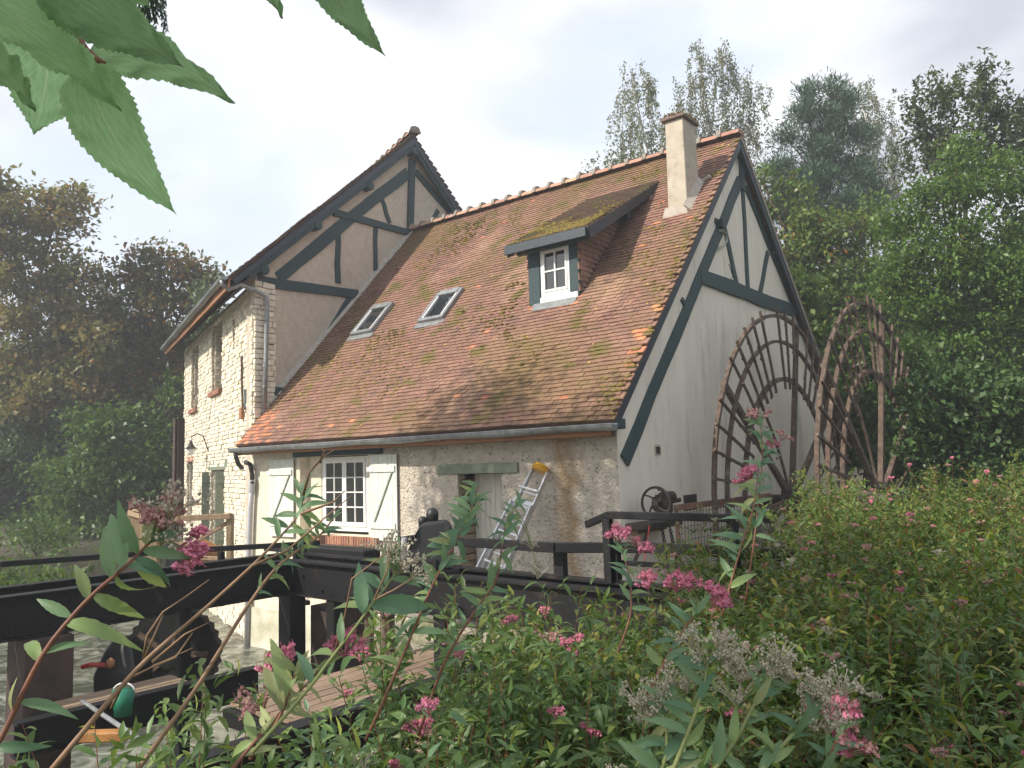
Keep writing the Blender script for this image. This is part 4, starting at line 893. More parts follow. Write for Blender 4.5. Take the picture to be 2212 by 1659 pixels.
# rusty mesh guard
MG = thing('mesh_guard', 'rusty wire mesh guard panel beside the sluice winch', 'guard panel', loc=(.7, 2.5, -1.8))
X = .62; A = onx(1462, 1096, X); B = onx(1665, 1101, X); zt = A[2]; zb_ = onx(1462, 1255, X)[2]-.3
def gb(nm, p0, p1, w_, m_): return obj(nm, MB().beam(p0, p1, w_, w_), M[m_], MG)
obj('top_rail', MB().box((X-.03, A[1]-.05, zt-.05), (X+.03, B[1], zt+.04)), M['rustred'], MG)
for y in (A[1], (A[1]+B[1])/2, B[1]): gb('post', (X, y, zb_), (X, y, zt-.05), .05, 'rustred')
for i in range(1, 34):
    y = A[1]+(B[1]-A[1])*i/34; obj('wire', MB().beam((X+.004, y, zb_), (X+.004, y, zt-.05), .007, .007), M['rust'], MG)
for i in range(1, 12): z = zt-i*.105; obj('wire', MB().beam((X-.004, A[1], z), (X-.004, B[1], z), .007, .007), M['rust'], MG)

# ================================================================== SLUICE FRAME (black steel)
SF = thing('sluice_gantry', 'black steel sluice frame of heavy beams and posts over the mill race', 'frame', loc=(-1.3, -4.9, -4.2))
ZB = -1.0
def channel(mb, a, b_, h, w_, fl=.02):
    a = np.array(a, float); b_ = np.array(b_, float)
    mb.beam(a-np.array([0, 0, h/2]), b_-np.array([0, 0, h/2]), .03, h-.04)
    for z in (-.01, -h+.01): mb.beam(a+np.array([0, 0, z]), b_+np.array([0, 0, z]), w_, .02)
    return mb
cR = (-1.42, -4.93, ZB); 
obj('main_beam', channel(MB(), (-1.42, -4.93, ZB), (4.3, -5.12, ZB), .38, .16), M['steel'], SF)
obj('main_beam', channel(MB(), (-1.42, -4.9, ZB+.002), (-1.5, -9.2, ZB+.002), .38, .16), M['steel'], SF)
obj('cross_beam', channel(MB(), (-1.45, -4.70, ZB+.05), (4.3, -4.88, ZB+.02), .30, .14), M['steel'], SF)
obj('cross_beam', channel(MB(), (-1.80, -4.7, ZB+.04), (-1.85, -9.2, ZB+.04), .30, .12), M['steel'], SF)
for i in range(11): obj('bolt', MB().tube([(-1.2+i*.5, -5.075-.003*i, ZB-.09-.2*(i % 2)), (-1.2+i*.5, -5.045-.003*i, ZB-.09-.2*(i % 2))], .02, 6), M['steel'], SF)
for i in range(7): obj('bolt', MB().tube([(-1.385, -5.3-i*.5, ZB-.09-.2*(i % 2)), (-1.42, -5.3-i*.5, ZB-.09-.2*(i % 2))], .02, 6), M['steel'], SF)
obj('stub_beam', MB().box((-1.75, -4.60, ZB-.12), (-.55, -4.35, ZB+.10)), M['steel'], SF, bevel=.01)
obj('stub_beam', MB().box((-2.6, -4.5, ZB+.0), (-1.85, -4.42, ZB+.04)), M['steel'], SF)
for (x, y, w_, m_) in ((-1.42, -4.92, .22, 'steel'), (-1.0, -4.6, .12, 'steelbrown'), (-.62, -4.95, .14, 'steel'), (1.0, -4.95, .16, 'steel'), (3.2, -4.95, .18, 'steel'), (-1.5, -7.52, .40, 'steelbrown'), (-1.47, -6.2, .12, 'steel')):
    p = obj('column', MB().box((x-w_/2, y-w_/2, -4.5), (x+w_/2, y+w_/2, ZB-.385)), M[m_], SF, bevel=.01)
for (x, y, w_) in ((-.3, -4.75, .05), (.05, -4.8, .07)): obj('guide_rod', MB().tube([(x, y, -4.4), (x, y, ZB-.32)], w_, 8), M['rust'], SF)
obj('bracket_box', MB().box((-1.25, -4.8, -2.3), (-.78, -4.35, -1.52)), M['steelbrown'], SF, bevel=.01)
obj('lower_rail', MB().beam((-3.8, -4.1, -1.55), (-1.55, -4.6, -1.55), .05, .05), M['steel'], SF)
# big gear in the shade below the beam
GW = thing('race_gear', 'large dark gear wheel in the shade under the left black beam', 'gear wheel', loc=(-2.6, -5.7, -2.1))
gcx = at(375, 1412, 8.3); fdir = np.array([_f[0], _f[1], 0]); fdir /= np.linalg.norm(fdir); ldir = np.array([fdir[1], -fdir[0], 0])
V = []; NT = 30; RR_ = .50
for i in range(2*NT):
    a = math.pi*i/NT; rr = RR_*(1 if i % 2 else .94)
    for t_ in (-.06, .06): V.append(gcx+fdir*t_+ldir*rr*math.sin(a)+np.array([0, 0, rr*math.cos(a)]))
obj('gear_rim', MB().add(V, [(2*i, 2*i+1, (2*i+3) % (4*NT), (2*i+2) % (4*NT)) for i in range(2*NT)]+[tuple(range(0, 4*NT, 2)), tuple(range(4*NT-1, 0, -2))]), M['steel'], GW)
obj('hub', MB().tube([gcx-fdir*.16, gcx+fdir*.16], .12, 14), M['steel'], GW)
for k_ in range(5):
    a = k_*1.2566+.3; obj('rib', MB().beam(gcx-fdir*.08, gcx-fdir*.08+ldir*.4*math.sin(a)+np.array([0, 0, .4*math.cos(a)]), .05, .04, up=fdir), M['rust'], GW)
# tarpaulined machine with a red lever and green bucket on the left deck
MC = thing('lifting_motor', 'dark lifting motor with red lever beside the gear wheel', 'motor', loc=tuple(at(268, 1480, 7.6)))
p = at(268, 1425, 7.6)
mb = MB(); vs = [p+ldir*x+fdir*y+np.array([0, 0, z]) for z, q in ((-.42, .19), (-.1, .20), (.12, .13), (.22, .07)) for x, y in ((-q, -q), (q, -q), (q, q), (-q, q))]
mb.add(vs, [(i*4+j, i*4+(j+1) % 4, (i+1)*4+(j+1) % 4, (i+1)*4+j) for i in range(3) for j in range(4)]+[(3, 2, 1, 0), (12, 13, 14, 15)]); obj('housing', mb, M['black'], MC, bevel=.02)
obj('lever', MB().tube([p+ldir*(-.08)-fdir*.2, p+ldir*(-.2)-fdir*.25+np.array([0, 0, .02]), p+ldir*(-.27)-fdir*.25], .022, 8), M['red'], MC)
obj('knob', MB().blob(p+ldir*(-.02)-fdir*.22+np.array([0, 0, .02]), .045, .045, .055, 0), M['fascia'], MC, smooth=True)
bp_ = onz(266, 1545, -1.9)
BK = thing('bucket', 'green plastic bucket standing on the left deck', 'bucket', loc=tuple(bp_))
obj('body', MB().tube([bp_, bp_+np.array([0, 0, .2])], [.065, .085], 18), M['greenplastic'], BK, smooth=True)
obj('handle', MB().tube([bp_+ldir*.085*math.cos(a)+np.array([0, 0, .19+.06*math.sin(a)]) for a in np.linspace(0, math.pi, 9)], .006, 5), M['white'], BK)
pp0, pp1 = onz(178, 1515, -1.80), onz(325, 1612, -1.80); pl = obj('pale_tube', MB().tube([pp0, pp1], .017, 10), M['zinc']); props(pl, 'pale grey tube lying across the left deck', 'tube')
bx = onz(232, 1600, -1.9); bb = obj('plank_offcut', MB().obox(bx, ldir, fdir, (0, 0, 1), (-.2, -.05, .0), (.16, .05, .07)), M['orangewood'], bevel=.01); props(bb, 'orange wooden offcut on the left deck edge', 'offcut')

# decks of planks between steel edge beams
def deck(nm, lab, x0, x1, y0, y1, along='y', w_=.14, z=-1.9):
    T = thing(nm, lab, 'deck', loc=((x0+x1)/2, (y0+y1)/2, z))
    if along == 'x':
        n = int((y1-y0)/w_)
        for i in range(n): obj('plank', MB().box((x0+random.uniform(0, .03), y0+i*w_+.005, z-.04), (x1-random.uniform(0, .03), y0+(i+1)*w_-.005, z+random.uniform(-.003, .003))), M['deck'], T)
    else:
        n = int((x1-x0)/w_)
        for i in range(n): obj('plank', MB().box((x0+i*w_+.005, y0+random.uniform(0, .03), z-.04), (x0+(i+1)*w_-.005, y1-random.uniform(0, .03), z+random.uniform(-.003, .003))), M['deck'], T)
    for (a, b_) in (((x0, y0, z-.045), (x1, y0, z-.045)), ((x0, y1, z-.045), (x1, y1, z-.045))): obj('joist', MB().beam((a[0], a[1], a[2]-.07), (b_[0], b_[1], b_[2]-.07), .08, .13), M['steel'], T)
    return T
deck('plank_deck', 'brown plank deck below the black beams seen through the shrubs', .15, 1.75, -6.7, -4.3, 'y')
deck('plank_deck', 'brown plank deck low on the left over the foaming water', -1.15, -.42, -7.6, -6.5, 'y')
deck('plank_deck', 'brown plank deck against the bank behind the shrubs', 2.05, 3.4, -7.4, -4.6, 'y')
eb_ = obj('edge_beam', channel(MB(), (1.9, -8.2, -1.62), (1.92, -3.9, -1.62), .28, .15), M['steel']); props(eb_, 'black steel edge beam with grey top between the two right decks', 'beam')
eb_ = obj('edge_beam', channel(MB(), (-.42, -8.1, -1.80), (-.32, -6.1, -1.80), .26, .12), M['steel']); props(eb_, 'black steel beam along the left deck close to the camera', 'beam')

# ================================================================== HANDRAILS
HR = thing('handrail', 'black steel handrail running right from the covered motor across the cottage front', 'handrail', 'black handrails on the sluice', loc=(1.5, -4.75, -1))
def rail(parent, pts, w_=.055, h_=.055, nm='top_rail'):
    mb = MB()
    for a, b_ in zip(pts[:-1], pts[1:]): mb.beam(a, b_, w_, h_)
    return obj(nm, mb, M['steel'], parent, bevel=.006)
zR = -.70
P_ = [onz(862, 1170, -.72), onz(900, 1164, -.70), onz(1200, 1183, -.70), (3.1, -4.73, -.70), (4.3, -4.8, -.70)]
rail(HR, P_, .05, .085)
rail(HR, [(2.85, -4.76, -.83), (4.3, -4.84, -.83)], .04, .04, 'mid_rail')
for x, w_ in ((P_[1][0]-.02, .05), (onz(1178, 1183, -.70)[0], .10), (2.85, .07), (4.0, .07)):
    y = np.interp(x, [P_[1][0], 4.3], [P_[1][1], -4.8]); obj('post', MB().box((x-w_/2, y-.035, ZB+.04), (x+w_/2, y+.035, -.745)), M['steel'], HR)
HU = thing('handrail', 'short raised black handrail with bent down left end in front of the winch', 'handrail', 'black handrails on the sluice', loc=(3.2, -4.9, -1))
a_ = onz(1275, 1141, -.50)*0+np.array([2.50, -4.72, -.53]); b_ = np.array([2.80, -4.84, -.435]); 
rail(HU, [a_, b_, (3.93, -4.92, -.435)], .05, .06)
for x in (2.82, 3.90): obj('post', MB().box((x-.033, -4.93, ZB+.02), (x+.033, -4.865, -.465)), M['steel'], HU)
HL = thing('handrail', 'black steel handrail on the left above the river', 'handrail', 'black handrails on the sluice', loc=(-2, -6, -1))
PL_ = [onz(0, 1219, -.86), onz(385, 1190, -.86), onz(640, 1176, -.86), onz(690, 1172, -.86)]
rail(HL, PL_, .05, .06)
q = onz(385, 1192, -.86); obj('post', MB().box((q[0]-.18, q[1]-.05, ZB-.1), (q[0]+.1, q[1]+.10, -.80)), M['steel'], HL, bevel=.01)
q = onz(478, 1186, -.86); obj('post', MB().box((q[0]-.03, q[1]-.03, ZB-.5), (q[0]+.03, q[1]+.03, -.89)), M['steel'], HL)
q = onz(640, 1176, -.86); obj('post', MB().box((q[0]-.03, q[1]-.03, ZB-.5), (q[0]+.03, q[1]+.03, -.89)), M['steel'], HL)

# tarpaulin covered gate motor on the beam
p0 = onz(935, 1228, -.97); MT = thing('gate_motor', 'black covered gate motor with round knobs standing on the sluice beam before the door', 'motor', loc=tuple(p0))
pb = p0
prof = [(-.27, 0), (-.24, .06), (-.30, .10), (-.24, .16), (-.17, .30), (-.11, .42), (-.05, .455), (.14, .46), (.19, .40), (.20, .2), (.19, .05), (.22, 0)]
hz_ = 1.0
mb = MB(); V = [pb+ldir*x*1.0+fdir*t_*(.6 if z > .3 else 1)+np.array([0, 0, z*1.0]) for t_ in (-.15, .15) for x, z in prof]; n = len(prof)
mb.add(V, [tuple(range(n)), tuple(range(2*n-1, n-1, -1))]+[(i, (i+1) % n, (i+1) % n+n, i+n) for i in range(n)]); obj('cover', mb, M['black'], MT, bevel=.02)
obj('knob', MB().tube([pb+ldir*.005+np.array([0, 0, .44]), pb+ldir*.005+np.array([0, 0, .52]), pb+ldir*.005+np.array([0, 0, .56]), pb+ldir*.005+np.array([0, 0, .58])], [.055, .062, .05, .02], 14), M['black'], MT, smooth=True)
obj('knob', MB().tube([pb+ldir*(-.09)+np.array([0, 0, .40]), pb+ldir*(-.09)+np.array([0, 0, .48]), pb+ldir*(-.09)+np.array([0, 0, .50])], [.04, .045, .02], 12), M['black'], MT, smooth=True)
for i in range(4): obj('bolt', MB().tube([pb+ldir*(-.2+i*.12)-fdir*.16+np.array([0, 0, .02]), pb+ldir*(-.2+i*.12)-fdir*.16+np.array([0, 0, .10])], .022, 8), M['black'], MT)
obj('pipe', MB().tube([pb+ldir*(-.26)+np.array([0, 0, .0]), pb+ldir*(-.28)+np.array([0, 0, .12]), pb+ldir*(-.27)+np.array([0, 0, .3])], .03, 8), M['pvc'], MT)
obj('base_plate', MB().obox(pb, ldir, fdir, (0, 0, 1), (-.3, -.17, -.02), (.27, .17, .012)), M['steel'], MT)

# ================================================================== LADDER
LD = thing('ladder', 'aluminium extension ladder with a yellow cap leaning on the cottage wall beside the door', 'ladder', loc=(-1.7, -.9, -2.2))
t0 = np.array([-1.41, -.10, -.10]); bt = np.array([-1.95, -1.15, -2.2]); dl_ = (t0-bt); LL = np.linalg.norm(dl_); dl_ /= LL; wd = np.array([1, 0, 0])-dl_*dl_[0]; wd /= np.linalg.norm(wd); fr = np.cross(wd, dl_); fr = fr if fr[1] < 0 else -fr
for sg in (-1, 1):
    obj('rail', MB().beam(bt+wd*sg*.25+dl_*.0, t0+wd*sg*.165, .03, .07, up=fr), M['alu'], LD)
    obj('rail', MB().beam(bt+wd*sg*.30+fr*.085, bt+wd*sg*.22+dl_*LL*.74+fr*.085, .03, .07, up=fr), M['alu'], LD)
for i in range(8):
    c = bt+dl_*(.22+i*.26); obj('rung', MB().beam(c-wd*.215+fr*.085, c+wd*.215+fr*.085, .03, .03, up=fr), M['alu'], LD)
for i in range(8):
    c = bt+dl_*(.10+i*.27)
    if i*.27+.1 < LL-.2: obj('rung', MB().beam(c-wd*.18, c+wd*.18, .028, .028, up=fr), M['alu'], LD)
c = bt+dl_*LL*.74; obj('bracket', MB().beam(c-wd*.22+fr*.04, c+wd*.22+fr*.04, .12, .05, up=fr), M['alu'], LD)
obj('top_cap', MB().tube([t0+dl_*(-.02)+fr*.02, t0+dl_*.0+fr*.02, t0+dl_*.06+fr*.02, t0+dl_*.085+fr*.02, t0+dl_*.087+fr*.02], [.14, .155, .125, .12, .10], 20), M['yellow'], LD)

# brown steel column left of the stone wall
q = at(388, 905, 15.2); q2 = at(386, 1190, 15.2)
cl = obj('steel_column', MB().box((q[0]-.07, q[1]-.07, -4.4), (q[0]+.07, q[1]+.07, q[2])).box((q[0]-.04, q[1]-.11, -4.4), (q[0]+.04, q[1]-.07, q[2])), M['steelbrown']); props(cl, 'tall dark brown steel column at the left end of the stone wall', 'column')
# pale wooden balustrade and wooden tub
WB = thing('wooden_balustrade', 'weathered wooden balustrade with diagonal braces before the stone wall', 'balustrade', loc=tuple(at(390, 1200, 14.5)))
D_ = 14.2
def wb(x0, y0, x1, y1, w_, h_, nm, d0=D_, d1=D_): return obj(nm, MB().beam(at(x0, y0, d0), at(x1, y1, d1), w_, h_, up=fdir), M['paleWood'], WB, bevel=.006)
wb(283, 1104, 283, 1215, .10, .10, 'post'); wb(336, 1118, 336, 1215, .10, .12, 'post', D_-1.2, D_-1.2); wb(497, 1112, 497, 1225, .09, .12, 'post', D_-1.2, D_-1.2)
wb(283, 1106, 338, 1122, .12, .10, 'rail', D_, D_-1.2); wb(338, 1122, 500, 1115, .09, .11, 'rail', D_-1.25, D_-1.25)
for i in range(5): wb(291+i*9, 1114+i*2, 291+i*9, 1215, .09, .03, 'plank', D_-.1-i*.2, D_-.1-i*.2)
wb(345, 1150, 406, 1180, .06, .09, 'brace', D_-1.2, D_-1.2); wb(406, 1180, 493, 1128, .06, .09, 'brace', D_-1.2, D_-1.2); wb(338, 1200, 500, 1208, .06, .09, 'rail', D_-1.2, D_-1.2)
wb(375, 1092, 440, 1088, .05, .10, 'rail', 15.6, 15.6)
TB = thing('wooden_tub', 'orange slatted wooden tub with a tapered lid behind the balustrade', 'tub', loc=tuple(at(438, 1225, 14.6)))
c = at(438, 1225, 14.6)
for i in range(9):
    rr = .36-.0*i; z0_ = i*.062; k_ = 12
    if i > 5: rr = .36-.10*(i-5)
    obj('slat', MB().tube([c+np.array([0, 0, z0_]), c+np.array([0, 0, z0_+.055])], [rr, rr-.015-.08*(i > 5)], k_), M['orangewood'], TB)

# rubble ledge, loose rocks
RB = thing('rubble_ledge', 'mossy rubble ledge under the covered motor at the foot of the cottage', 'rocks', loc=(-1.5, -2, -2.9))
for i in range(70):
    x = random.uniform(-4.2, 1.2); y = random.uniform(-3.2, -1.3); zt_ = -2.45-.5*(-1.3-y)+random.uniform(-.12, .1); q = random.uniform(.14, .34)
    obj('rock', MB().blob((x, y, zt_), q*1.4, q, q*.6, .22), M['rock'], RB)
obj('rubble_core', MB().hexa([(-4.4, -3.6, -4.5), (1.6, -3.6, -4.5), (1.6, -1.36, -4.5), (-4.4, -1.36, -4.5), (-4.3, -3.0, -3.3), (1.5, -3.0, -3.3), (1.5, -1.36, -2.45), (-4.3, -1.36, -2.45)]), M['rock'], RB)

# ================================================================== VEGETATION
def npmesh(name, V, tmpl, rnd, mt, smooth=False):
    """V (N,k,3), tmpl: faces of one piece, rnd (N,)"""
    n, k, _ = V.shape; me = bpy.data.meshes.new(name)
    me.vertices.add(n*k); me.vertices.foreach_set('co', V.reshape(-1).astype('f'))
    ls = [len(f) for f in tmpl]; flat = np.concatenate([np.array(f) for f in tmpl]); tot = len(flat)
    idx = (flat[None, :]+(np.arange(n)*k)[:, None]).reshape(-1)
    me.loops.add(n*tot); me.loops.foreach_set('vertex_index', idx.astype('i'))
    st = np.concatenate([[0], np.cumsum(ls)[:-1]]); starts = (st[None, :]+(np.arange(n)*tot)[:, None]).reshape(-1)
    me.polygons.add(n*len(tmpl)); me.polygons.foreach_set('loop_start', starts.astype('i')); me.polygons.foreach_set('loop_total', np.tile(ls, n).astype('i'))
    me.update(calc_edges=True)
    a = me.attributes.new('rnd', 'FLOAT', 'FACE'); a.data.foreach_set('value', np.repeat(rnd, len(tmpl)).astype('f'))
    me.materials.append(mt)
    if smooth: me.polygons.foreach_set('use_smooth', [True]*len(me.polygons))
    return me
def unit(v): return v/(np.linalg.norm(v, axis=-1, keepdims=True)+1e-9)
def leafV(P, A, Nn, Ls, Wd):
    """simple 4-corner folded leaves"""
    B = unit(np.cross(A, Nn)); C = np.cross(B, A); Ls = Ls[:, None]; Wd = Wd[:, None]
    return np.stack([P, P+A*Ls*.5+B*Wd*.5+C*Wd*.12, P+A*Ls-C*Ls*.12, P+A*Ls*.5-B*Wd*.5+C*Wd*.12], 1)
T4 = [(0, 1, 2, 3)]
def bladeV(P, A, Nn, Ls, Wd, droop=.35, fold=.18):
    B = unit(np.cross(A, Nn)); C = np.cross(B, A); Ls = Ls[:, None]; Wd = Wd[:, None]; droop = np.broadcast_to(np.asarray(droop, float).reshape(-1, 1) if np.ndim(droop) else droop, Ls.shape)
    def pt(t, w_, s_): return P+A*Ls*(t-.25*droop*t*t)-C*Ls*droop*t*t+B*Wd*w_*s_+C*Wd*fold*abs(s_)*w_*2
    return np.stack([pt(0, 0, 0), pt(.12, .22, 1), pt(.12, .22, -1), pt(.12, 0, 0), pt(.4, .5, 1), pt(.4, .5, -1), pt(.4, 0, 0), pt(.72, .36, 1), pt(.72, .36, -1), pt(.72, 0, 0), pt(1, 0, 0)], 1)
TB_ = [(0, 1, 3), (0, 3, 2), (1, 4, 6, 3), (3, 6, 5, 2), (4, 7, 9, 6), (6, 9, 8, 5), (7, 10, 9), (9, 10, 8)]
def rvec(n): return unit(rng.normal(size=(n, 3)))

# ---- big serrated leaves of the branch hanging into the top left corner
def serr_leaf(parent, base, tip, width, depth_b, depth_t, side=1, cup=.12, bend=.0, wid_at=.42, roll=0.):
    bp_ = at(*base, depth_b); tp = at(*tip, depth_t); ax = tp-bp_; Ln = np.linalg.norm(ax); ax /= Ln
    view = unit(bp_-CAMLOC); nn = -view; nn = unit(nn-ax*(nn@ax)); lat = np.cross(ax, nn)
    if roll: nn, lat = nn*math.cos(roll)+lat*math.sin(roll), lat*math.cos(roll)-nn*math.sin(roll)
    Wd = width/FPX*(depth_b+depth_t)/2
    n = 44; V = []; UV = []; cols_ = 4
    for i in range(n+1):
        t = i/n
        w_ = (math.sin(math.pi*min(1, t**(.62)))**.85)*(1-.28*t) if t < .88 else None
        if t >= .88: w_ = (math.sin(math.pi*.88**.62)**.85)*(1-.28*.88)*((1-t)/.12)**1.4
        w_ = max(w_, 0)*.52*Wd
        tooth = 1+(.05+random.uniform(-.02, .03) if i % 2 else -.02+random.uniform(-.02, .01))
        mid = bp_+ax*Ln*t+lat*bend*Ln*math.sin(math.pi*t)-nn*Ln*.16*(t**2)*side+nn*0
        for j in range(-cols_, cols_+1):
            u = j/cols_; uu = u*w_*(tooth if abs(j) == cols_ else 1)
            back = -Ln*.012 if (abs(j) == cols_ and i % 2 == 0) else 0
            V.append(mid+lat*uu+nn*abs(u)**1.3*w_*cup*2+ax*back+nn*.004*math.sin(t*22+abs(u)*5)*abs(u)); UV.append((u, t))
    k_ = 2*cols_+1; F = [(i*k_+j, i*k_+j+1, (i+1)*k_+j+1, (i+1)*k_+j) for i in range(n) for j in range(k_-1)]
    me = bpy.data.meshes.new('leaf'); me.from_pydata([tuple(v) for v in V], [], F); uvl = me.uv_layers.new(name='UVMap')
    for lp_ in me.loops: uvl.data[lp_.index].uv = UV[lp_.vertex_index]
    me.polygons.foreach_set('use_smooth', [True]*len(me.polygons)); me.materials.append(M['veined'])
    return link(bpy.data.objects.new('leaf', me), parent)
def z0(x, y): return (x/3.039, y/3.039)
BR = thing('leafy_branch', 'leafy branch with large serrated green leaves hanging into the top left corner', 'branch', loc=tuple(at(60, -60, .55)))
serr_leaf(BR, z0(545, 430), z0(1145, 1385), 150, .50, .52, bend=.07)
serr_leaf(BR, z0(330, 200), z0(215, 915), 190, .53, .56, bend=-.03)
serr_leaf(BR, z0(600, 330), z0(1412, 682), 125, .55, .52, bend=-.12, roll=.3)
serr_leaf(BR, z0(300, -200), z0(1155, 405), 165, .45, .46, bend=.02)
serr_leaf(BR, z0(-180, -60), z0(806, 660), 135, .44, .47, bend=-.04, roll=-.4)
serr_leaf(BR, z0(-160, 280), z0(245, 685), 78, .47, .48, bend=-.04, roll=-.5)
serr_leaf(BR, z0(700, -220), z0(960, 22), 70, .5, .5)
serr_leaf(BR, (560, -110), (604, 42), 55, .55, .57, roll=.3)
serr_leaf(BR, (680, -140), (827, 111), 105, .52, .53, bend=.08)
tw_ = [(-120, -300), (60, -60), (112, 0), (130, 28), (114, 40), (150, 56), (182, 107), (208, 128), (225, 138)]
obj('twig', MB().tube([at(x, y, .51) for x, y in tw_], [.006, .004, .0035, .0035, .003, .0035, .003, .0025, .002], 7), M['stemred'], BR, smooth=True)
obj('twig', MB().tube([at(x, y, .51) for x, y in [(112, 0), (107, 34), (126, 52)]], .0025, 6), M['stemred'], BR)
obj('twig', MB().tube([at(x, y, .54) for x, y in [(60, -60), (300, -200), (560, -160), (700, -180)]], .004, 6), M['stemred'], BR)

# ---- hanging dark sprig behind the branch
SP = thing('hanging_sprig', 'small dark drooping sprig hanging behind the big leaves at the top', 'sprig', loc=tuple(at(325, -40, 3)))
P = []; A = []
for _ in range(26):
    x0 = random.uniform(290, 352); y0_ = -30; ln = random.uniform(40, 92)
    for t in np.linspace(0, 1, 16): P.append(at(x0+(random.random()-.5)*8+6*t, y0_+ln*t+6, 3.0+random.uniform(-.1, .1))); A.append(np.array([random.uniform(-.6, .6), random.uniform(-.6, .6), -1]))
P = np.array(P); A = unit(np.array(A)); n = len(P)
me = npmesh('foliage', leafV(P, A, rvec(n), rng.uniform(.02, .035, n), rng.uniform(.006, .01, n)), T4, rng.random(n), LF['pine']); obj('foliage', me, None, SP)
obj('stem', MB().tube([at(310, -60, 3), at(325, 0, 3), at(335, 50, 3)], .005, 5), M['bark'], SP)

# ---- flower heads
def head_mesh(nm, mt, n=70, r=.034, dome=.35, floret=.0042, stems=14):
    mb = MB()
    subs = []
    for _ in range(11 if n < 65 else 15):
        a = random.uniform(0, 6.283); q = r*math.sqrt(random.random()); subs.append((q*math.cos(a), q*math.sin(a), .012+dome*r*(1-(q/r)**2)+random.uniform(-.006, .006)))
    for _ in range(n):
        sc_ = random.choice(subs); g3 = rng.normal(size=3)*.0042*(r/.034); g3[2] *= .6
        a = math.atan2(sc_[1]+g3[1], sc_[0]+g3[0]); q = math.hypot(sc_[0]+g3[0], sc_[1]+g3[1]); z = sc_[2]+g3[2]
        c = (q*math.cos(a), q*math.sin(a), z); s_ = floret*random.uniform(.7, 1.3)
        v = [(c[0]+s_, c[1], c[2]), (c[0]-s_, c[1], c[2]), (c[0], c[1]+s_, c[2]), (c[0], c[1]-s_, c[2]), (c[0], c[1], c[2]+s_*1.2), (c[0], c[1], c[2]-s_)]
        mb.add(v, [(0, 2, 4), (2, 1, 4), (1, 3, 4), (3, 0, 4), (2, 0, 5), (1, 2, 5), (3, 1, 5), (0, 3, 5)])
        if random.random() < .6: mb.tube([c, (c[0]+random.uniform(-.004, .004), c[1]+random.uniform(-.004, .004), c[2]+s_*2.6)], s_*.13, 3, cap=False)
    for x_, y_, z_ in subs: mb.tube([(0, 0, -.014), (x_*.5, y_*.5, z_*.35), (x_, y_, z_)], .0011, 3, cap=False)
    return meshof(mb, nm, M[mt], fixn=False)
HEADS = {'pink': [head_mesh('flower_head', 'pink', 110) for _ in range(3)], 'rose': [head_mesh('flower_head', 'rosebrown', 45) for _ in range(2)], 'dry': [head_mesh('seed_head', 'dry', 60, .038, .3, .0026, 30) for _ in range(3)]}

# ---- shrub prototypes: many arching leafy shoots from one foot
def shrub_proto(ns, H, spread, leaf, lw, step, mt, stemmat, seed, droop=.35, lean=(0, 0)):
    r_ = np.random.default_rng(seed); P = []; A = []; Nn = []; Ls = []; tips = []; mb = MB()
    for k_ in range(ns):
        a = r_.uniform(0, 6.283); sp_ = spread*math.sqrt(r_.random()); h = H*r_.uniform(.6, 1.05)*(1-.25*(sp_/spread)**2)
        p0_ = np.array([math.cos(a), math.sin(a), 0])*sp_*.35; p1_ = np.array([math.cos(a)*sp_+lean[0]*h, math.sin(a)*sp_+lean[1]*h, h]); pm = (p0_+p1_)/2+np.array([-math.cos(a), -math.sin(a), 0])*sp_*.12
        ts = np.linspace(0, 1, 9); pts = [(1-t)**2*p0_+2*t*(1-t)*pm+t*t*p1_+r_.normal(size=3)*.006 for t in ts]
        mb.tube(pts, np.linspace(.0038, .0010, 9), 4, cap=False)
        ln = h*1.05; n = int(ln*.75/step)
        for i in range(n):
            t = .25+.75*(i+.5)/n; q = np.array([np.interp(t, ts, [p[j] for p in pts]) for j in range(3)]); d = unit(pts[-1]-pts[-3])
            az = i*2.4+r_.uniform(-.4, .4); up_ = r_.uniform(.1, .8)*(1 if t < .9 else 1.6)
            v = unit(np.array([math.cos(az), math.sin(az), up_])+d*.25); P.append(q); A.append(v); Nn.append(unit(np.array([0, 0, 1])+r_.normal(size=3)*.35)); Ls.append(leaf*r_.uniform(.6, 1.15)*(1.15-.55*t))
            if r_.random() < .35:   # short side shoot
                for _ in range(4): P.append(q+v*leaf*r_.uniform(.3, .9)); A.append(unit(v+r_.normal(size=3)*.7)); Nn.append(unit(np.array([0, 0, 1])+r_.normal(size=3)*.5)); Ls.append(leaf*r_.uniform(.35, .65))
        tips.append((pts[-1], unit(pts[-1]-pts[-2])))
    P, A, Nn, Ls = map(np.array, (P, A, Nn, Ls)); n = len(P)
    V = bladeV(P, A, Nn, Ls, Ls*lw*r_.uniform(.8, 1.2, n), r_.uniform(.0, droop*1.8, n))
    rnd = np.clip(r_.beta(1.6, 2.4, n)*.9+.12*(P[:, 2] > H*.85), 0, 1)
    return npmesh('leaves', V, TB_, rnd, mt), meshof(mb, 'stems', stemmat, fixn=False), tips
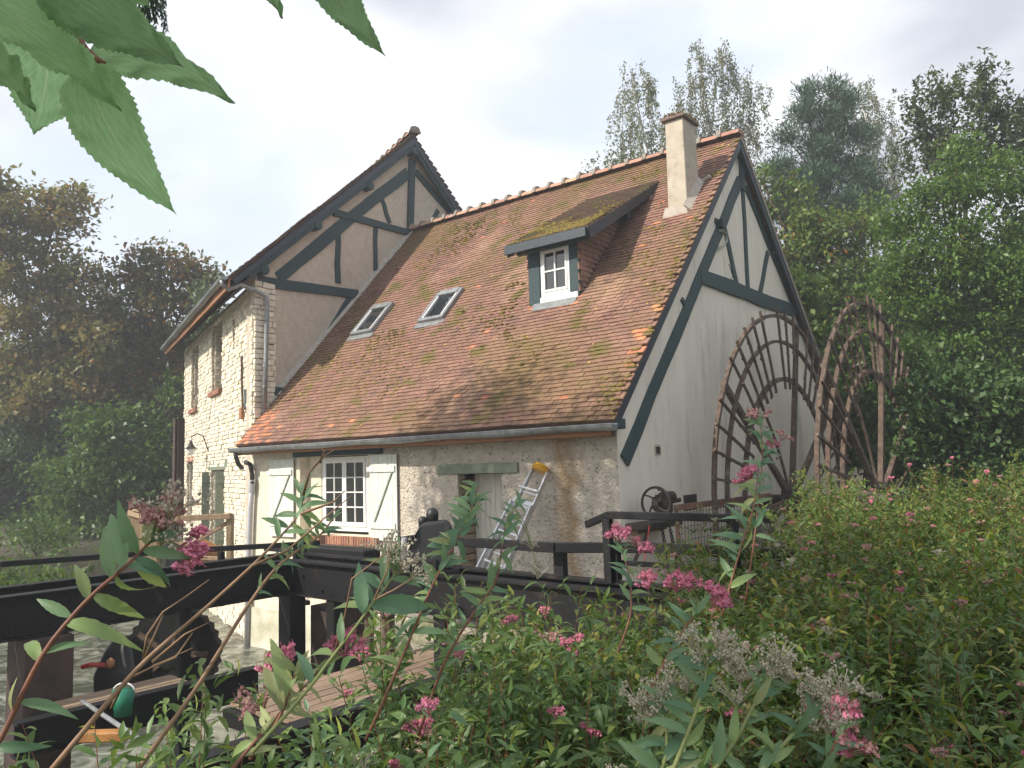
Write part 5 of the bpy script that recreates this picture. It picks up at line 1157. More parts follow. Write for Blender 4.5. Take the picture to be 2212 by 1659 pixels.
def place_shrub(proto, loc, rz_, sc, label, group, heads=(), parent=None, tilt=(0, 0)):
    lm, sm, tips = proto
    T = bpy.data.objects.new('spirea_shrub', None); T.location = loc; T.rotation_euler = (tilt[0], tilt[1], rz_); T.scale = (sc,)*3; COL.objects.link(T); props(T, label, 'shrub', group)
    for nm, me in (('leaves', lm), ('stems', sm)):
        c = bpy.data.objects.new(nm, me); COL.objects.link(c); c.parent = T
    idx = list(range(len(tips))); random.shuffle(idx)
    for k_, (kind, hs) in enumerate(heads):
        if k_ >= len(idx): break
        tp, d = tips[idx[k_]]; me = random.choice(HEADS[kind]); c = bpy.data.objects.new(me.name.split('.')[0], me); COL.objects.link(c); c.parent = T
        c.matrix_local = Matrix.Translation(Vector(tp)) @ Vector((d[0]*.3, d[1]*.3, 1)).to_track_quat('Z', 'Y').to_matrix().to_4x4() @ Matrix.Diagonal((hs/sc, hs/sc, hs/sc, 1))
    return T
protoA = [shrub_proto(42, 1.05, .60, .088, .33, .019, LF['warm'], M['stemred'], 10+i) for i in range(4)]
protoB = [shrub_proto(20, 1.15, .48, .098, .30, .024, LF['spirea'], M['stemred'], 30+i, lean=(.18, 0)) for i in range(3)]
protoC = [shrub_proto(8, 1.1, .32, .095, .30, .034, LF['spireanear'], M['stemtan'], 50+i, lean=(.25, 0)) for i in range(3)]
def gh(x, y): return float(ground_h(np.array([x]), np.array([y]))[0])
def top_at(px_, d):   # height of the shrub surface of the bank
    return np.interp(d, [1.3, 2.0, 3.2, 5, 7, 10], [-.62, -.60, -.58, -.40, -.20, -.04])
def hsel(p, r_, d):
    out = []
    for _ in range(12):
        u = random.random()
        if u < p: out.append(('pink', random.uniform(.55, .95)))
        elif u < p+r_: out.append(('rose', random.uniform(.5, .85)))
        elif u < p+r_+d: out.append(('dry', random.uniform(.6, 1.0)))
    return out
# the dense bank on the right
cnt = 0; row = 0
ORD = ['first', 'second', 'third', 'fourth', 'fifth', 'sixth', 'seventh', 'eighth', 'ninth', 'tenth', 'eleventh', 'twelfth', 'thirteenth', 'fourteenth', 'fifteenth', 'sixteenth']
d = 1.9
while d < 10.5:
    halfw = .68*d; a = -.1*d
    step = max(.50, .14*d)
    lat = .12*d; row += 1; ink = 0
    while lat < .80*d+.6:
        dd = d+random.uniform(-.2, .2); ll = lat+random.uniform(-.15, .15)
        loc = CAMLOC+np.array([_f[0], _f[1], 0])/math.cos(PITCH)*dd+np.array([_r0[0], _r0[1], 0])*ll
        pxx = 1106+FPX*ll/dd
        lat += step
        if loc[0] < 3.35: continue
        lim = np.interp(dd, [1.9, 3, 4.5, 6, 7.5, 10], [1330, 1350, 1440, 1540, 1630, 1800])
        if pxx < lim: continue
        if 0.2 < loc[1] < 11 and loc[0] < 4.0: continue
        tz = top_at(pxx, dd)+random.uniform(-.10, .06)+.10*max(0, (pxx-1900)/400)
        hh = random.uniform(.95, 1.15); 
        near = dd < 3.0
        pr_ = random.choice(protoB if near and random.random() < .8 else protoA)
        zone = 'spirea shrub, '+ORD[min(ink, 15)]+' from the left in the '+ORD[min(row-1, 15)]+' row up the flowering bank'; ink += 1
        place_shrub(pr_, (loc[0], loc[1], tz-1.05*hh), random.uniform(0, 6.28) if pr_ not in protoB else random.uniform(-.8, .8)-.67, hh, zone, 'spirea shrubs on the right bank', hsel(.06, .22, .08) if dd < 4 else (hsel(.18, .34, .05) if dd < 7 else hsel(.32, .3, .03))); cnt += 1
    d += max(.42, .13*d)
# looser shrubs in front of the frame
LSH = {}
def loose_label(x, ytop, d, kind):
    what = {'A': 'dense spirea shrub', 'B': 'arching leafy spirea shrub', 'C': 'sparse large leaved spirea shrub'}[kind]
    zone_ = 'by the left deck' if x < 600 else ('below the covered motor' if x < 960 else ('below the plank door' if x < 1180 else ('below the right end of the beam' if x < 1420 else 'by the beige dried heads')))
    return what, zone_
for si_, (x, ytop, d, kind, hd) in enumerate(sorted(((420, 1480, 1.7, 'B', (.1, .1, .3)), (560, 1440, 1.9, 'B', (.25, .1, .1)), (690, 1530, 1.6, 'B', (.2, .1, .1)), (760, 1500, 1.7, 'C', (.2, .1, .1)), (850, 1590, 1.45, 'B', (.1, .2, .2)), (640, 1600, 1.4, 'C', (.1, .1, .2)),
        (900, 1300, 2.3, 'C', (.1, .2, .3)), (985, 1290, 2.5, 'B', (.2, .2, .2)), (1080, 1270, 2.6, 'B', (.2, .1, .1)), (1180, 1275, 2.7, 'B', (.2, .1, .2)), (1290, 1290, 2.7, 'B', (.2, .1, .1)), (1380, 1310, 2.9, 'A', (.2, .1, .1)),
        (1120, 1400, 2.0, 'B', (.2, .1, .2)), (1230, 1420, 1.9, 'B', (.3, .1, .1)), (1330, 1400, 2.0, 'B', (.2, .2, .1)), (1010, 1500, 1.7, 'C', (.1, .1, .3)), (1150, 1560, 1.6, 'B', (.1, .1, .3)), (1290, 1520, 1.6, 'B', (.1, .1, .4)), (490, 1600, 1.45, 'B', (.1, .1, .2)), (1440, 1540, 1.5, 'B', (.1, .1, .4)), (1600, 1560, 1.6, 'B', (.1, .1, .5)), (370, 1610, 1.5, 'C', (.1, 0, 0)), (960, 1620, 1.35, 'B', (.1, .1, .3)), (1470, 1330, 3.2, 'A', (.3, .2, .0)), (1550, 1400, 2.4, 'A', (.2, .2, .1)), (470, 1530, 2.1, 'B', (.1, .1, .1)), (540, 1500, 2.3, 'C', (.1, .1, .1)), (800, 1560, 2.1, 'B', (.1, .1, .1)), (1180, 1350, 2.4, 'B', (.1, .1, .1)), (1380, 1350, 2.5, 'B', (.1, .1, .1)), (1080, 1480, 2.1, 'B', (.1, .1, .1)), (1450, 1450, 2.0, 'B', (.1, .1, .1)), (1240, 1300, 3.2, 'A', (.1, .1, .1)), (1340, 1300, 3.4, 'A', (.1, .1, .1)), (1440, 1290, 3.6, 'A', (.2, .1, .1)), (1130, 1640, 1.35, 'B', (.1, .1, .1)), (1350, 1620, 1.4, 'B', (.1, .1, .1)), (700, 1640, 1.3, 'B', (.1, .1, .1)), (1520, 1640, 1.5, 'B', (.1, .1, .1)), (1700, 1600, 1.7, 'B', (.1, .1, .1))), key=lambda q_: q_[2])):
    wh_, zn_ = loose_label(x, ytop, d, kind); kk_ = sum(1 for v in LSH.values() if v.startswith(wh_+' '+zn_)); LSH[si_] = wh_+' '+zn_+', '+ORD[kk_]+' from the front'
    tp = at(x, ytop-(45 if d > 2.2 else 20), d); hh = random.uniform(.9, 1.05); pr_ = {'A': protoA, 'B': protoB, 'C': protoC}[kind]
    place_shrub(random.choice(pr_), (tp[0]-.14*hh, tp[1]-.12*hh, tp[2]-1.12*hh), -.67+random.uniform(-.5, .5)+.67*0, hh, LSH[si_], 'loose spirea shrubs before the sluice', hsel(*[q_*.45 for q_ in hd])[:4])

# ---- single shoots one can follow with the eye, leaf by leaf
lblade = {}
def leafmesh(mt, k_):
    key = (mt, k_)
    if key not in lblade:
        n = 12; r_ = np.random.default_rng(k_); V = []; dr_ = r_.uniform(.2, 1.0); tw = r_.uniform(-.4, .4)
        for i in range(n+1):
            t = i/n; w_ = .118*(math.sin(math.pi*t**.75)**.9); an = tw*t
            for u in (-1, -.5, 0, .5, 1):
                uu = u*w_*((1.06 if i % 2 else .97) if abs(u) == 1 else 1); V.append((t-.25*dr_*t*t-(.012 if abs(u) == 1 and i % 2 == 0 else 0), uu*math.cos(an), -dr_*t*t+abs(u)*w_*.35+uu*math.sin(an)))
        mb = MB().add(V, [(i*5+j, i*5+j+1, (i+1)*5+j+1, (i+1)*5+j) for i in range(n) for j in range(4)], r_.random()*.9)
        lblade[key] = meshof(mb, 'leaf', LF[mt], smooth=True)
    return lblade[key]
def add_leaf(parent, P, A, Nn, Ln, mt='spireanear'):
    A = unit(np.array(A)); B = unit(np.cross(Nn, A)); C = np.cross(A, B)
    o_ = bpy.data.objects.new('leaf', leafmesh(mt, random.randint(0, 4))); COL.objects.link(o_); o_.parent = parent; o_.matrix_parent_inverse = Matrix.Translation(-parent.location)
    Mx = Matrix(((A[0], B[0], C[0], P[0]), (A[1], B[1], C[1], P[1]), (A[2], B[2], C[2], P[2]), (0, 0, 0, 1))) @ Matrix.Diagonal((Ln, Ln, Ln, 1)); o_.matrix_basis = Mx
    return o_
def shoot(label, pts, d, leaves, mt='spireanear', stem='stemred', rad=(.0036, .0014), heads=(), auto=None, twigs=(), cat='shoot'):
    """pts: photo points along the stem; leaves: (t along stem, direction in picture degrees, length in picture px)"""
    dd = d if isinstance(d, (list, tuple)) else (d, d)
    Pn = [at(x, y, dd[0]+(dd[1]-dd[0])*i/(len(pts)-1)) for i, (x, y) in enumerate(pts)]
    T = thing('spirea_shoot', label, cat, 'single shoots rising in the foreground', loc=tuple(Pn[0])); K = len(Pn)
    ft = np.linspace(0, K-1, 4*K); sm_ = [np.array([np.interp(t, range(K), [p[j] for p in Pn]) for j in range(3)]) for t in ft]
    for _ in range(3): sm_ = [sm_[0]]+[(sm_[i-1]+2*sm_[i]+sm_[i+1])/4 for i in range(1, len(sm_)-1)]+[sm_[-1]]
    obj('stem', MB().tube(sm_, list(np.linspace(rad[0], rad[1], len(sm_))), 7), M[stem], T, smooth=True)
    n = len(sm_)-1
    def sp(t): f = t*n; i = min(int(f), n-1); return sm_[i]+(sm_[i+1]-sm_[i])*(f-i)
    for tw in twigs:
        obj('twig', MB().tube([at(x, y, dd[0]+(dd[1]-dd[0])*.5) for x, y in tw], list(np.linspace(rad[0]*.6, .001, len(tw))), 5), M['stemtan'], T, smooth=True)
    L_ = list(leaves)
    if auto:
        m_, ln, t0_ = auto
        for i in range(m_):
            t = t0_+(1-t0_)*i/(m_-1); L_.append((t, random.uniform(20, 160) if i % 2 else random.uniform(-60, 60) if random.random() < .5 else random.uniform(120, 240), ln*random.uniform(.6, 1.1)*(1.1-.45*t)))
    for (t, ang, lpx) in L_:
        p = sp(t); a = R(ang); out_ = random.uniform(-.45, .35)
        A = _r*math.cos(a)+_u*math.sin(a)-_f*out_; dloc = dd[0]+(dd[1]-dd[0])*t
        Nn = unit(-_f*random.uniform(.3, 1)+np.array([0, 0, 1])*random.uniform(.3, .9)+_r*random.uniform(-.4, .4)); A = unit(A)
        add_leaf(T, p, A, Nn, lpx/FPX*dloc*1.1, mt if random.random() < .93 else 'young')
    for (x, y, kind, sc, tilt) in heads:
        me = random.choice(HEADS[kind]); c = bpy.data.objects.new(me.name.split('.')[0], me); COL.objects.link(c); c.parent = T; c.matrix_parent_inverse = Matrix.Translation(-T.location)
        p = at(x, y, dd[1]); ax = Vector(tuple(_u*math.cos(R(tilt))+_r*math.sin(R(tilt))-_f*.25)); c.matrix_basis = Matrix.Translation(Vector(p)) @ ax.to_track_quat('Z', 'Y').to_matrix().to_4x4() @ Matrix.Diagonal((sc, sc, sc, 1))
        obj('flower_stalk', MB().tube([sp(.93), (sp(.97)*.5+p*.5)+_u*.004, p], .0013, 5), M['stemgreen'], T)
    return T
shoot('long red stemmed shoot rising from the lower left corner with pink and dry heads', [(-60, 1700), (0, 1604), (89, 1410), (191, 1290), (274, 1222), (310, 1185), (345, 1150)], (1.05, 1.25),
      [(.12, 165, 60), (.14, 5, 95), (.22, 100, 70), (.24, -10, 120), (.32, 125, 110), (.34, 20, 90), (.42, 5, 130), (.44, 150, 90), (.5, 110, 100), (.52, -25, 110), (.6, 100, 110), (.61, 60, 55), (.62, -75, 90), (.66, 112, 150), (.68, -5, 90), (.74, -20, 95), (.75, -60, 120), (.78, 110, 120), (.8, 160, 60), (.82, -5, 100), (.86, 95, 110), (.88, 35, 60), (.92, 100, 60), (.95, 20, 60), (.97, 130, 60), (.99, 70, 60), (.9, 150, 45)],
      rad=(.0042, .002), heads=((338, 1110, 'rose', 1.1, -10), (372, 1102, 'dry', 1.3, 20), (362, 1165, 'dry', 1.2, 50), (395, 1190, 'pink', 1.05, 95), (352, 1132, 'rose', 1.0, 10)))
shoot('tan twiggy shoot with bare side twigs leaning right across the left black beam', [(110, 1665), (230, 1520), (308, 1430), (445, 1314), (547, 1221), (600, 1165), (650, 1110), (655, 1070)], (1.5, 1.9),
      [(.72, 100, 50), (.75, 10, 60), (.78, 150, 60), (.8, -30, 55), (.83, 60, 50), (.85, 170, 60), (.87, 0, 60), (.89, 110, 55), (.91, 20, 60), (.93, 140, 55), (.95, 60, 50), (.97, 100, 60), (.98, 20, 50), (1, 120, 50), (1, 70, 40), (.9, -60, 50)], stem='stemtan', rad=(.006, .0016),
      twigs=([(308, 1430), (318, 1372), (352, 1322), (400, 1290), (452, 1252)], [(308, 1430), (330, 1380), (353, 1326)], [(330, 1430), (400, 1370), (450, 1345)], [(330, 1440), (380, 1420), (416, 1367)], [(240, 1530), (270, 1470), (330, 1440), (415, 1400)], [(547, 1221), (620, 1190), (700, 1120), (760, 1070)], [(655, 1070), (668, 1020), (700, 985), (722, 972)], [(690, 1000), (700, 975), (694, 968)], [(650, 1110), (720, 1085), (745, 1060)]))
shoot('leafy shoot leaning right in front of the small-paned window', [(270, 1700), (350, 1590), (430, 1480), (520, 1330), (590, 1230), (640, 1190), (690, 1160), (720, 1120)], (1.6, 2.0), [], auto=(34, 56, .5), stem='stemtan', rad=(.006, .002))
shoot('pale green stemmed shoot with dried seed heads at the middle of the beam', [(545, 1626), (668, 1488), (711, 1427), (778, 1342), (808, 1296), (833, 1270), (862, 1225)], (1.15, 1.35),
      [(.2, 110, 90), (.35, 160, 110), (.4, 100, 70), (.55, 100, 120), (.6, 150, 75), (.62, 0, 170), (.66, 120, 60), (.8, 140, 90), (.84, 100, 90), (.9, -5, 80), (.95, 90, 80), (.97, 130, 70)], stem='stemgreen', rad=(.0032, .0014),
      twigs=([(808, 1296), (835, 1235), (842, 1195)], [(808, 1296), (850, 1275), (890, 1250)], [(720, 1420), (745, 1330), (760, 1250), (840, 1190)]), heads=((842, 1190, 'dry', 1.0, 0), (872, 1222, 'dry', .9, 20), (897, 1245, 'dry', .9, 50), (862, 1215, 'dry', .7, 0)))
shoot('tall leafy shoot with broad leaves in front of the covered motor', [(790, 1600), (870, 1420), (934, 1260), (981, 1179), (1005, 1130), (1022, 1091), (1032, 1050)], (1.75, 1.95), [(.5, 165, 80), (.6, 175, 60)], auto=(48, 72, .15))
shoot('tall leafy shoot with reddish stem before the plank door', [(900, 1600), (960, 1420), (1040, 1300), (1075, 1255), (1087, 1158), (1098, 1114), (1122, 1085)], (1.8, 2.0), [], auto=(40, 60, .1), heads=((1150, 1180, 'dry', .8, 10), (1165, 1240, 'dry', 1.1, 20)))
shoot('tall spirea shoot with pink heads rising before the wheel rim', [(1560, 1330), (1592, 1210), (1610, 1150), (1628, 1100), (1636, 1040), (1641, 1000)], (2.6, 2.8), [], auto=(26, 66, .1), mt='spireanear', heads=((1622, 1030, 'pink', 1.1, -10), (1612, 1040, 'pink', 1.1, -30)))
shoot('tallest spirea shoot with faded pink heads between the wheel rims', [(1610, 1300), (1632, 1150), (1640, 1060), (1648, 980), (1645, 940), (1642, 905)], (2.9, 3.1), [], auto=(28, 56, .2), heads=((1640, 903, 'rose', 1.4, -10), (1690, 945, 'rose', 1.0, 20), (1668, 965, 'pink', .9, 10)))
shoot('small spirea shoot with pink heads in front of the lower handrail', [(1330, 1420), (1365, 1330), (1362, 1250), (1350, 1210), (1342, 1180)], (2.4, 2.6), [], auto=(16, 52, .3), heads=((1339, 1164, 'pink', 1.3, 0), (1384, 1190, 'pink', 1.1, 30), (1370, 1175, 'rose', .8, 10)))
shoot('shoot with bright magenta heads above the right end of the beam', [(1400, 1500), (1450, 1400), (1490, 1340), (1520, 1305)], (2.0, 2.2), [], auto=(20, 72, .2), heads=((1462, 1268, 'pink', 1.15, 10), (1490, 1268, 'pink', 1.0, 10), (1545, 1300, 'pink', 1.3, 25), (1560, 1308, 'pink', .9, 40), (1400, 1265, 'pink', 1.1, 0)))
shoot('pale tipped shoot with cream young leaves low in the centre', [(470, 1700), (560, 1590), (640, 1500), (700, 1440)], (1.2, 1.35), [(.1, 170, 80), (.2, 20, 80), (.3, 120, 90)], auto=(16, 75, .3), mt='young', heads=((608, 1445, 'pink', 1.0, 0), (560, 1520, 'rose', 1.1, -20), (745, 1405, 'pink', .9, 10)))
shoot('cream tipped shoot lower left of centre with curved leaves', [(540, 1640), (600, 1560), (625, 1500), (640, 1440)], (1.25, 1.3), [(.5, 120, 150), (.6, 100, 140)], auto=(12, 70, .4), mt='young')
for i, (xs, lab) in enumerate((([(1430, 1720), (1480, 1600), (1520, 1490), (1530, 1420)], 'shoot crowned with broad beige dried heads at lower right of centre'), ([(1500, 1720), (1590, 1600), (1640, 1500), (1660, 1460)], 'shoot with beige dried heads leaning right beside the others'), ([(1400, 1720), (1440, 1640), (1440, 1560), (1445, 1520)], 'lower shoot with beige dried heads at the bottom edge'), ([(1600, 1720), (1680, 1620), (1740, 1560), (1760, 1530)], 'outermost shoot with beige dried heads on the right'))):
    hx, hy = xs[-1]; hs_ = [(hx+random.uniform(-70, 80), hy+random.uniform(-45, 60), 'dry', random.uniform(.65, 1.05), random.uniform(-30, 30)) for _ in range(7)]
    shoot(lab, xs, (1.15, 1.25), [], auto=(14, 95, .1), heads=hs_, stem='stemgreen', rad=(.004, .002))
shoot('shoot with a flat magenta head low on the right', [(1760, 1700), (1790, 1640), (1810, 1590), (1815, 1560)], (1.5, 1.55), [], auto=(14, 70, .1), heads=((1815, 1548, 'pink', 1.1, 10), (1800, 1545, 'pink', 1.2, -5), (1840, 1610, 'rose', 1.2, 10), (1835, 1625, 'pink', 1.0, 10)))

# ================================================================== TREES
def clumps(center, rad, n, sig, r_):
    """clump centres biased to the outer shell of an ellipsoid"""
    d = unit(r_.normal(size=(n, 3))); q = r_.uniform(.3, 1.0, n)**.6; base = d*q[:, None]*np.array(rad)*.82
    ns = 9; sd_ = unit(r_.normal(size=(ns, 3)))*r_.uniform(.75, 1.12, (ns, 1)); sr = r_.uniform(.22, .42, ns); k_ = r_.integers(0, ns, n)
    sub = (sd_[k_]+unit(r_.normal(size=(n, 3)))*(sr[k_]*r_.uniform(.3, 1, n))[:, None])*np.array(rad)
    return np.array(center)+np.where((r_.random(n) < .55)[:, None], sub, base)
def tree(name, label, blobs, d, mt, base_px, leaf=.13, perm=1.0, ls=1.45, lw=.55, group=None, bark='bark', seed=0, sig=.34, style='broad', cat='tree', base_z=None, trunk_r=.16, depthr=.9):
    leaf *= ls; r_ = np.random.default_rng(seed); T = thing(name, label, cat, group, loc=tuple(at(base_px[0], base_px[1], d))); base = at(base_px[0], base_px[1], d)
    if base_z is not None: base[2] = base_z
    CL = []; mb = MB(); tops = []
    for (x, y, rx, ry, *o_) in blobs:
        dz_ = d+(o_[0] if o_ else 0); c = at(x, y, dz_); Rx, Ry = rx/FPX*dz_, ry/FPX*dz_; K = max(6, int(Rx*Ry*Rx**.4*44*perm)); cs = clumps(c, (Rx, Rx*depthr, Ry), K, sig, r_); CL.append((cs, c)); tops.append(c)
    crown_c = np.mean(tops, axis=0); top = tops[int(np.argmax([t_[2] for t_ in tops]))]
    tr_pts = [base, base*.6+crown_c*.4+r_.normal(size=3)*.15, base*.25+crown_c*.75+r_.normal(size=3)*.2, top]
    fts = np.linspace(0, 3, 10); trp = [np.array([np.interp(t, range(4), [p[j] for p in tr_pts]) for j in range(3)]) for t in fts]
    tm = MB().tube(trp, list(np.linspace(trunk_r, trunk_r*.18, 10)), 8); obj('trunk', tm, M[bark], T, smooth=True)
    for cs, c in CL:
        j = min(8, max(1, int(np.argmin([np.linalg.norm(p-(c*.7+base*.3)) for p in trp])))); s_ = trp[j]
        mb.tube([s_, (s_+c)/2+r_.normal(size=3)*.2, c], [trunk_r*.28, trunk_r*.18, trunk_r*.08], 5, cap=False)
        for q in cs[:: max(1, len(cs)//22)]: mb.tube([c, (c+q)/2+r_.normal(size=3)*.1, q], [trunk_r*.08, trunk_r*.05, trunk_r*.02], 4, cap=False)
    obj('limbs', mb, M[bark], T)
    C_ = np.concatenate([cs for cs, c in CL]); m_ = int(34*perm**.0)
    P = np.repeat(C_, m_, axis=0); crnd = np.repeat(r_.random(len(C_)), m_); n = len(P)
    if style == 'broad':
        P = P+r_.normal(size=(n, 3))*np.array([sig, sig, sig*.55]); A = unit(r_.normal(size=(n, 3))+np.array([0, 0, -.35])); Nn = unit(r_.normal(size=(n, 3))*.55+np.array([0, 0, 1])); Ls = leaf*r_.uniform(.6, 1.25, n); Wd = Ls*lw*r_.uniform(.8, 1.2, n)
    elif style == 'weep':
        t = np.tile(np.linspace(0, 1, m_), len(C_)); st = np.repeat(r_.normal(size=(len(C_), 3)), m_, axis=0)*.12; lng = np.repeat(r_.uniform(.5, 1.5, len(C_)), m_)
        P = P+st*t[:, None]+np.stack([np.zeros(n), np.zeros(n), -t*lng], 1)+r_.normal(size=(n, 3))*.075; A = unit(r_.normal(size=(n, 3))*.6+np.array([0, 0, -1])); Nn = unit(r_.normal(size=(n, 3))); Ls = leaf*r_.uniform(.6, 1.2, n); Wd = Ls*lw
    elif style == 'pine':
        P = P+r_.normal(size=(n, 3))*sig*.55; dirc = unit(P-np.repeat(C_, m_, axis=0)+np.array([0, 0, .12])); A = unit(dirc+r_.normal(size=(n, 3))*.3+np.array([0, 0, .3])); Nn = unit(r_.normal(size=(n, 3))); Ls = leaf*r_.uniform(.7, 1.2, n); Wd = Ls*lw
    elif style == 'upright':
        t = np.tile(np.linspace(0, 1, m_), len(C_)); dirs = np.repeat(unit(r_.normal(size=(len(C_), 3))*np.array([.35, .35, .1])+np.array([0, 0, .8])), m_, axis=0)
        P = P+dirs*t[:, None]*.9+r_.normal(size=(n, 3))*.05; A = unit(dirs*.6+r_.normal(size=(n, 3))); Nn = unit(r_.normal(size=(n, 3))*.7+np.array([0, 0, 1])); Ls = leaf*r_.uniform(.6, 1.2, n); Wd = Ls*lw
    rnd = np.clip(.55*crnd+.45*r_.random(n)+r_.normal(size=n)*.06, 0, 1)
    o_ = obj('crown', npmesh('crown', leafV(P, A, Nn, Ls, Wd), T4, rnd, LF[mt]), None, T)
    return n
tot = 0
tot += tree('sycamore_tree', 'tall brownish green sycamore at the left edge', [(20, 450, 95, 75), (120, 470, 85, 60), (40, 590, 120, 90), (165, 600, 60, 70), (60, 740, 130, 100), (180, 760, 80, 100), (-60, 520, 90, 120), (70, 900, 130, 90), (190, 700, 60, 60)], 34, 'brown', (60, 1170), seed=1, leaf=.2, trunk_r=.4, perm=.42)
tot += tree('maple_tree', 'maple with turning orange leaves left of the tall gable', [(290, 620, 60, 55), (370, 610, 70, 60), (430, 640, 50, 60), (320, 720, 95, 80), (410, 740, 60, 90), (250, 700, 60, 80), (350, 840, 90, 80), (240, 830, 80, 80), (300, 560, 35, 25), (345, 555, 30, 25), (410, 565, 32, 25), (450, 600, 28, 35)], 36, 'autumn', (330, 1150), seed=2, leaf=.195, trunk_r=.3, perm=.42, style='broad')
tot += tree('hazel_bush', 'fresh green rounded bush below the maple on the far river bank', [(250, 930, 85, 60), (330, 960, 60, 80), (180, 1000, 90, 60), (270, 1050, 110, 70), (350, 1080, 40, 70), (150, 1080, 60, 50), (380, 860, 22, 40), (230, 1120, 90, 30)], 30, 'green', (250, 1190), seed=3, leaf=.17, perm=.65, trunk_r=.12, cat='bush')
tot += tree('dark_tree', 'dark shaded tree low at the left edge behind the river', [(20, 980, 100, 90), (100, 950, 80, 80), (30, 1110, 90, 60), (-40, 1050, 90, 90)], 33, 'ivy', (10, 1200), seed=4, leaf=.19, perm=.6, trunk_r=.2)
tot += tree('bramble_bush', 'yellow green bramble low on the far bank at the left', [(70, 1145, 40, 35), (110, 1170, 40, 25)], 24, 'green', (80, 1200), seed=5, leaf=.12, perm=1.6, cat='bush', trunk_r=.04)
tot += tree('nettle_patch', 'light green undergrowth between the handrail and the left beam', [(40, 1262, 60, 22), (110, 1255, 50, 18), (-20, 1250, 50, 30)], 13, 'bright', (60, 1290), seed=6, leaf=.09, perm=4, cat='undergrowth', trunk_r=.03)
tot += tree('green_tree', 'pale green tree top just behind the left gutter', [(455, 640, 22, 45), (440, 700, 25, 40)], 34, 'willow', (450, 900), seed=7, leaf=.15, perm=1, trunk_r=.12)
tot += tree('tall_willow', 'dark green tree filling the gap behind the maple', [(150, 850, 120, 120), (300, 930, 120, 100), (20, 830, 120, 100), (390, 900, 40, 120), (300, 760, 120, 80)], 41, 'ivy', (250, 1150), seed=8, leaf=.22, perm=.5, trunk_r=.3)
# birches behind the ridge
tot += tree('birch_tree', 'weeping birch behind the ridge, left of the chimney', [(1365, 170, 30, 45), (1345, 240, 35, 50), (1410, 210, 35, 55), (1380, 300, 45, 50), (1440, 300, 45, 60), (1330, 330, 25, 30)], 33, 'birch', (1400, 700), seed=11, leaf=.085, lw=.6, perm=1.0, style='weep', bark='birchbark', trunk_r=.10, group='birches behind the house')
tot += tree('birch_tree', 'tallest birch rising right of the chimney', [(1510, 125, 38, 35), (1560, 135, 40, 40), (1500, 190, 45, 50), (1590, 190, 45, 50), (1640, 210, 30, 50), (1540, 260, 60, 50), (1610, 280, 45, 50), (1570, 330, 50, 50), (1480, 260, 35, 60)], 35, 'birch', (1530, 800), seed=12, leaf=.085, lw=.6, perm=.95, style='weep', bark='birchbark', trunk_r=.13, group='birches behind the house')
tot += tree('birch_tree', 'slender birch behind the pine', [(1855, 190, 28, 30), (1890, 220, 35, 40), (1880, 290, 50, 50), (1925, 300, 30, 60), (1900, 370, 45, 50), (1930, 400, 30, 60)], 38, 'birch', (1890, 800), seed=13, leaf=.09, lw=.6, perm=.8, style='weep', bark='birchbark', trunk_r=.10, group='birches behind the house')
tot += tree('willow_shrub', 'sparse willow top peeping over the roof ridge', [(1290, 375, 25, 12), (1330, 355, 25, 18), (1360, 360, 30, 25)], 30, 'willow', (1320, 700), seed=14, leaf=.1, perm=1.5, trunk_r=.06)
tot += tree('pine_tree', 'dark blue green pine behind the right rake', [(1745, 205, 18, 26), (1798, 200, 20, 24), (1835, 225, 22, 26), (1745, 255, 34, 24), (1800, 262, 38, 26), (1700, 300, 24, 18), (1855, 290, 32, 22), (1775, 320, 52, 28), (1684, 365, 34, 24), (1755, 385, 58, 30), (1850, 375, 48, 30), (1715, 445, 60, 32), (1815, 455, 64, 36), (1885, 430, 34, 30)], 31, 'pine', (1790, 900), seed=15, leaf=.15, lw=.19, perm=5.5, style='pine', trunk_r=.22, sig=.30)
tot += tree('ash_tree', 'mixed green and orange tree behind the right rake of the gable', [(1690, 430, 45, 50), (1760, 480, 60, 60), (1700, 540, 65, 70), (1800, 560, 80, 70), (1870, 500, 60, 60), (1740, 660, 75, 80), (1840, 700, 90, 90), (1650, 400, 20, 40), (1780, 820, 80, 80), (1690, 620, 40, 70)], 25, 'mixed', (1800, 1050), seed=16, leaf=.13, perm=1.25, trunk_r=.2, sig=.26)
tot += tree('cherry_tree', 'dark leaved upright tree top at upper right', [(1995, 270, 35, 40), (2060, 240, 45, 40), (2050, 320, 60, 50), (2140, 240, 40, 50), (2170, 310, 50, 60), (2000, 360, 50, 60), (2100, 380, 80, 60), (2040, 205, 20, 22), (2130, 200, 24, 26), (2180, 245, 34, 36), (1985, 235, 20, 30), (2210, 330, 40, 60)], 21, 'willow', (2090, 900), seed=17, leaf=.12, perm=1.6, lw=.42, trunk_r=.12, style='upright')
tot += tree('acacia_tree', 'big bright green feathery tree filling the right edge', [(2010, 430, 60, 60), (2110, 390, 90, 70), (2200, 390, 70, 90), (1940, 470, 40, 45), (2070, 330, 40, 40), (1960, 540, 70, 60), (2060, 540, 100, 80), (2170, 560, 90, 90), (1990, 640, 90, 70), (2110, 670, 110, 80), (2230, 700, 70, 100), (2030, 760, 80, 60), (2140, 800, 90, 70), (1930, 620, 45, 60)], 19, 'bright', (2110, 1050), seed=18, leaf=.11, ls=1.2, perm=2.3, lw=.5, trunk_r=.16, sig=.22)
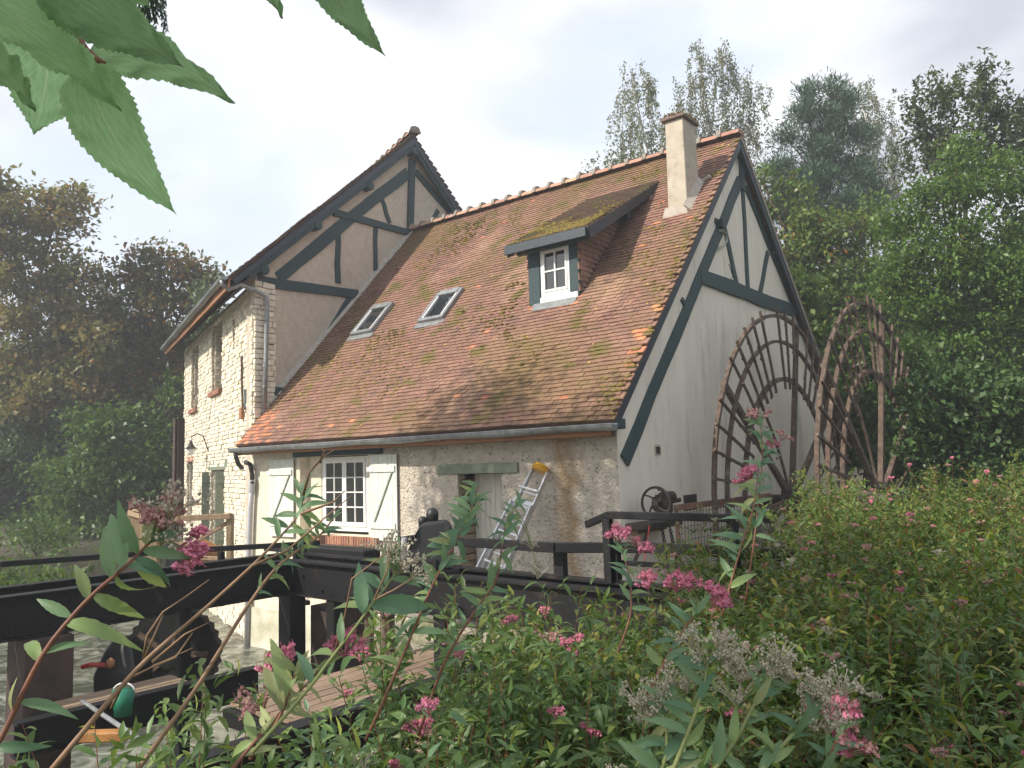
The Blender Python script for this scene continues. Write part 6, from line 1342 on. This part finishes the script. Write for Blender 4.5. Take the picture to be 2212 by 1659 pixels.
tot += tree('ivy_thicket', 'dark ivy covered thicket beside the outer wheel rim', [(2010, 850, 60, 90), (2110, 880, 90, 90), (2200, 920, 70, 90), (2050, 980, 90, 60), (2160, 1010, 90, 50), (1990, 960, 40, 60)], 15.5, 'ivy', (2100, 1090), seed=19, leaf=.10, perm=3.2, trunk_r=.12, cat='thicket', sig=.2)
tot += tree('elder_bush', 'fresh green bush seen through the spokes of the wheel', [(1800, 870, 90, 80), (1900, 880, 80, 90), (1870, 970, 90, 60), (1950, 780, 70, 60), (1830, 760, 60, 60), (1960, 1000, 50, 50), (1780, 960, 60, 60)], 22, 'green', (1870, 1060), seed=20, leaf=.13, perm=1.6, trunk_r=.1, cat='bush')
tot += tree('maple_sapling', 'pale green sapling rising between gable rake and wheel', [(1742, 640, 22, 30), (1750, 700, 20, 40), (1735, 600, 16, 14)], 22, 'bright', (1745, 900), seed=21, leaf=.15, perm=3, trunk_r=.03)
# wood closing the valley behind the house
tot += tree('hedgerow_tree', 'dark trees closing the slope behind the wheel', [(1700, 850, 140, 160), (1900, 700, 160, 160), (2100, 800, 180, 200), (2280, 650, 150, 200), (1980, 950, 160, 90)], 27, 'ivy', (1900, 1100), seed=22, leaf=.26, perm=.7, trunk_r=.3)
# the tree on the near bank to the left, outside the picture: its shade falls on the cottage
def offtree(name, label, c, r, mt, n, seed):
    r_ = np.random.default_rng(seed); T = thing(name, label, 'tree', loc=(c[0], c[1], -2.3)); C_ = clumps(c, r, n, .3, r_); m_ = 26; P = np.repeat(C_, m_, axis=0)+r_.normal(size=(n*m_, 3))*.35; k_ = len(P)
    obj('trunk', MB().tube([(c[0], c[1], -4.5), (c[0]+.2, c[1], c[2]-r[2]*.4), (c[0], c[1], c[2]+r[2]*.5)], [.3, .2, .06], 8), M['bark'], T, smooth=True)
    Ls = .18*r_.uniform(.7, 1.2, k_); obj('crown', npmesh('crown', leafV(P, unit(r_.normal(size=(k_, 3))), unit(r_.normal(size=(k_, 3))+np.array([0, 0, 1])), Ls, Ls*.55), T4, r_.random(k_), LF[mt]), None, T)
SD = np.array(sdir)
offtree('alder_tree', 'tall alder on the near bank left of the camera shading the cottage door', tuple(np.array([-1.5, 0, -1.0])+SD*15), (2.3, 2.3, 1.5), 'green', 300, 71)
offtree('alder_tree', 'spreading alder behind the camera shading the shrubs', tuple(np.array([7.2, -7.0, -.6])+SD*10), (3.4, 3.4, 2.2), 'green', 420, 72)
print('leaves', tot, 'shrubs', cnt)

# ================================================================== ADDED HAZE
hm = bpy.data.materials.new('veil haze'); hm.use_nodes = True; t = hm.node_tree; t.nodes.clear(); o_ = N(t, 'ShaderNodeOutputMaterial'); pv = N(t, 'ShaderNodeVolumePrincipled')
pv.inputs['Color'].default_value = (.93, .96, 1, 1); pv.inputs['Density'].default_value = .0028; pv.inputs['Anisotropy'].default_value = .2; t.links.new(pv.outputs[0], o_.inputs['Volume'])
hb = obj('haze', MB().box((-70, -45, -6), (50, 75, 16)), hm, kind='stuff')  # added haze box: fades far trees and stands in for lens veiling glare
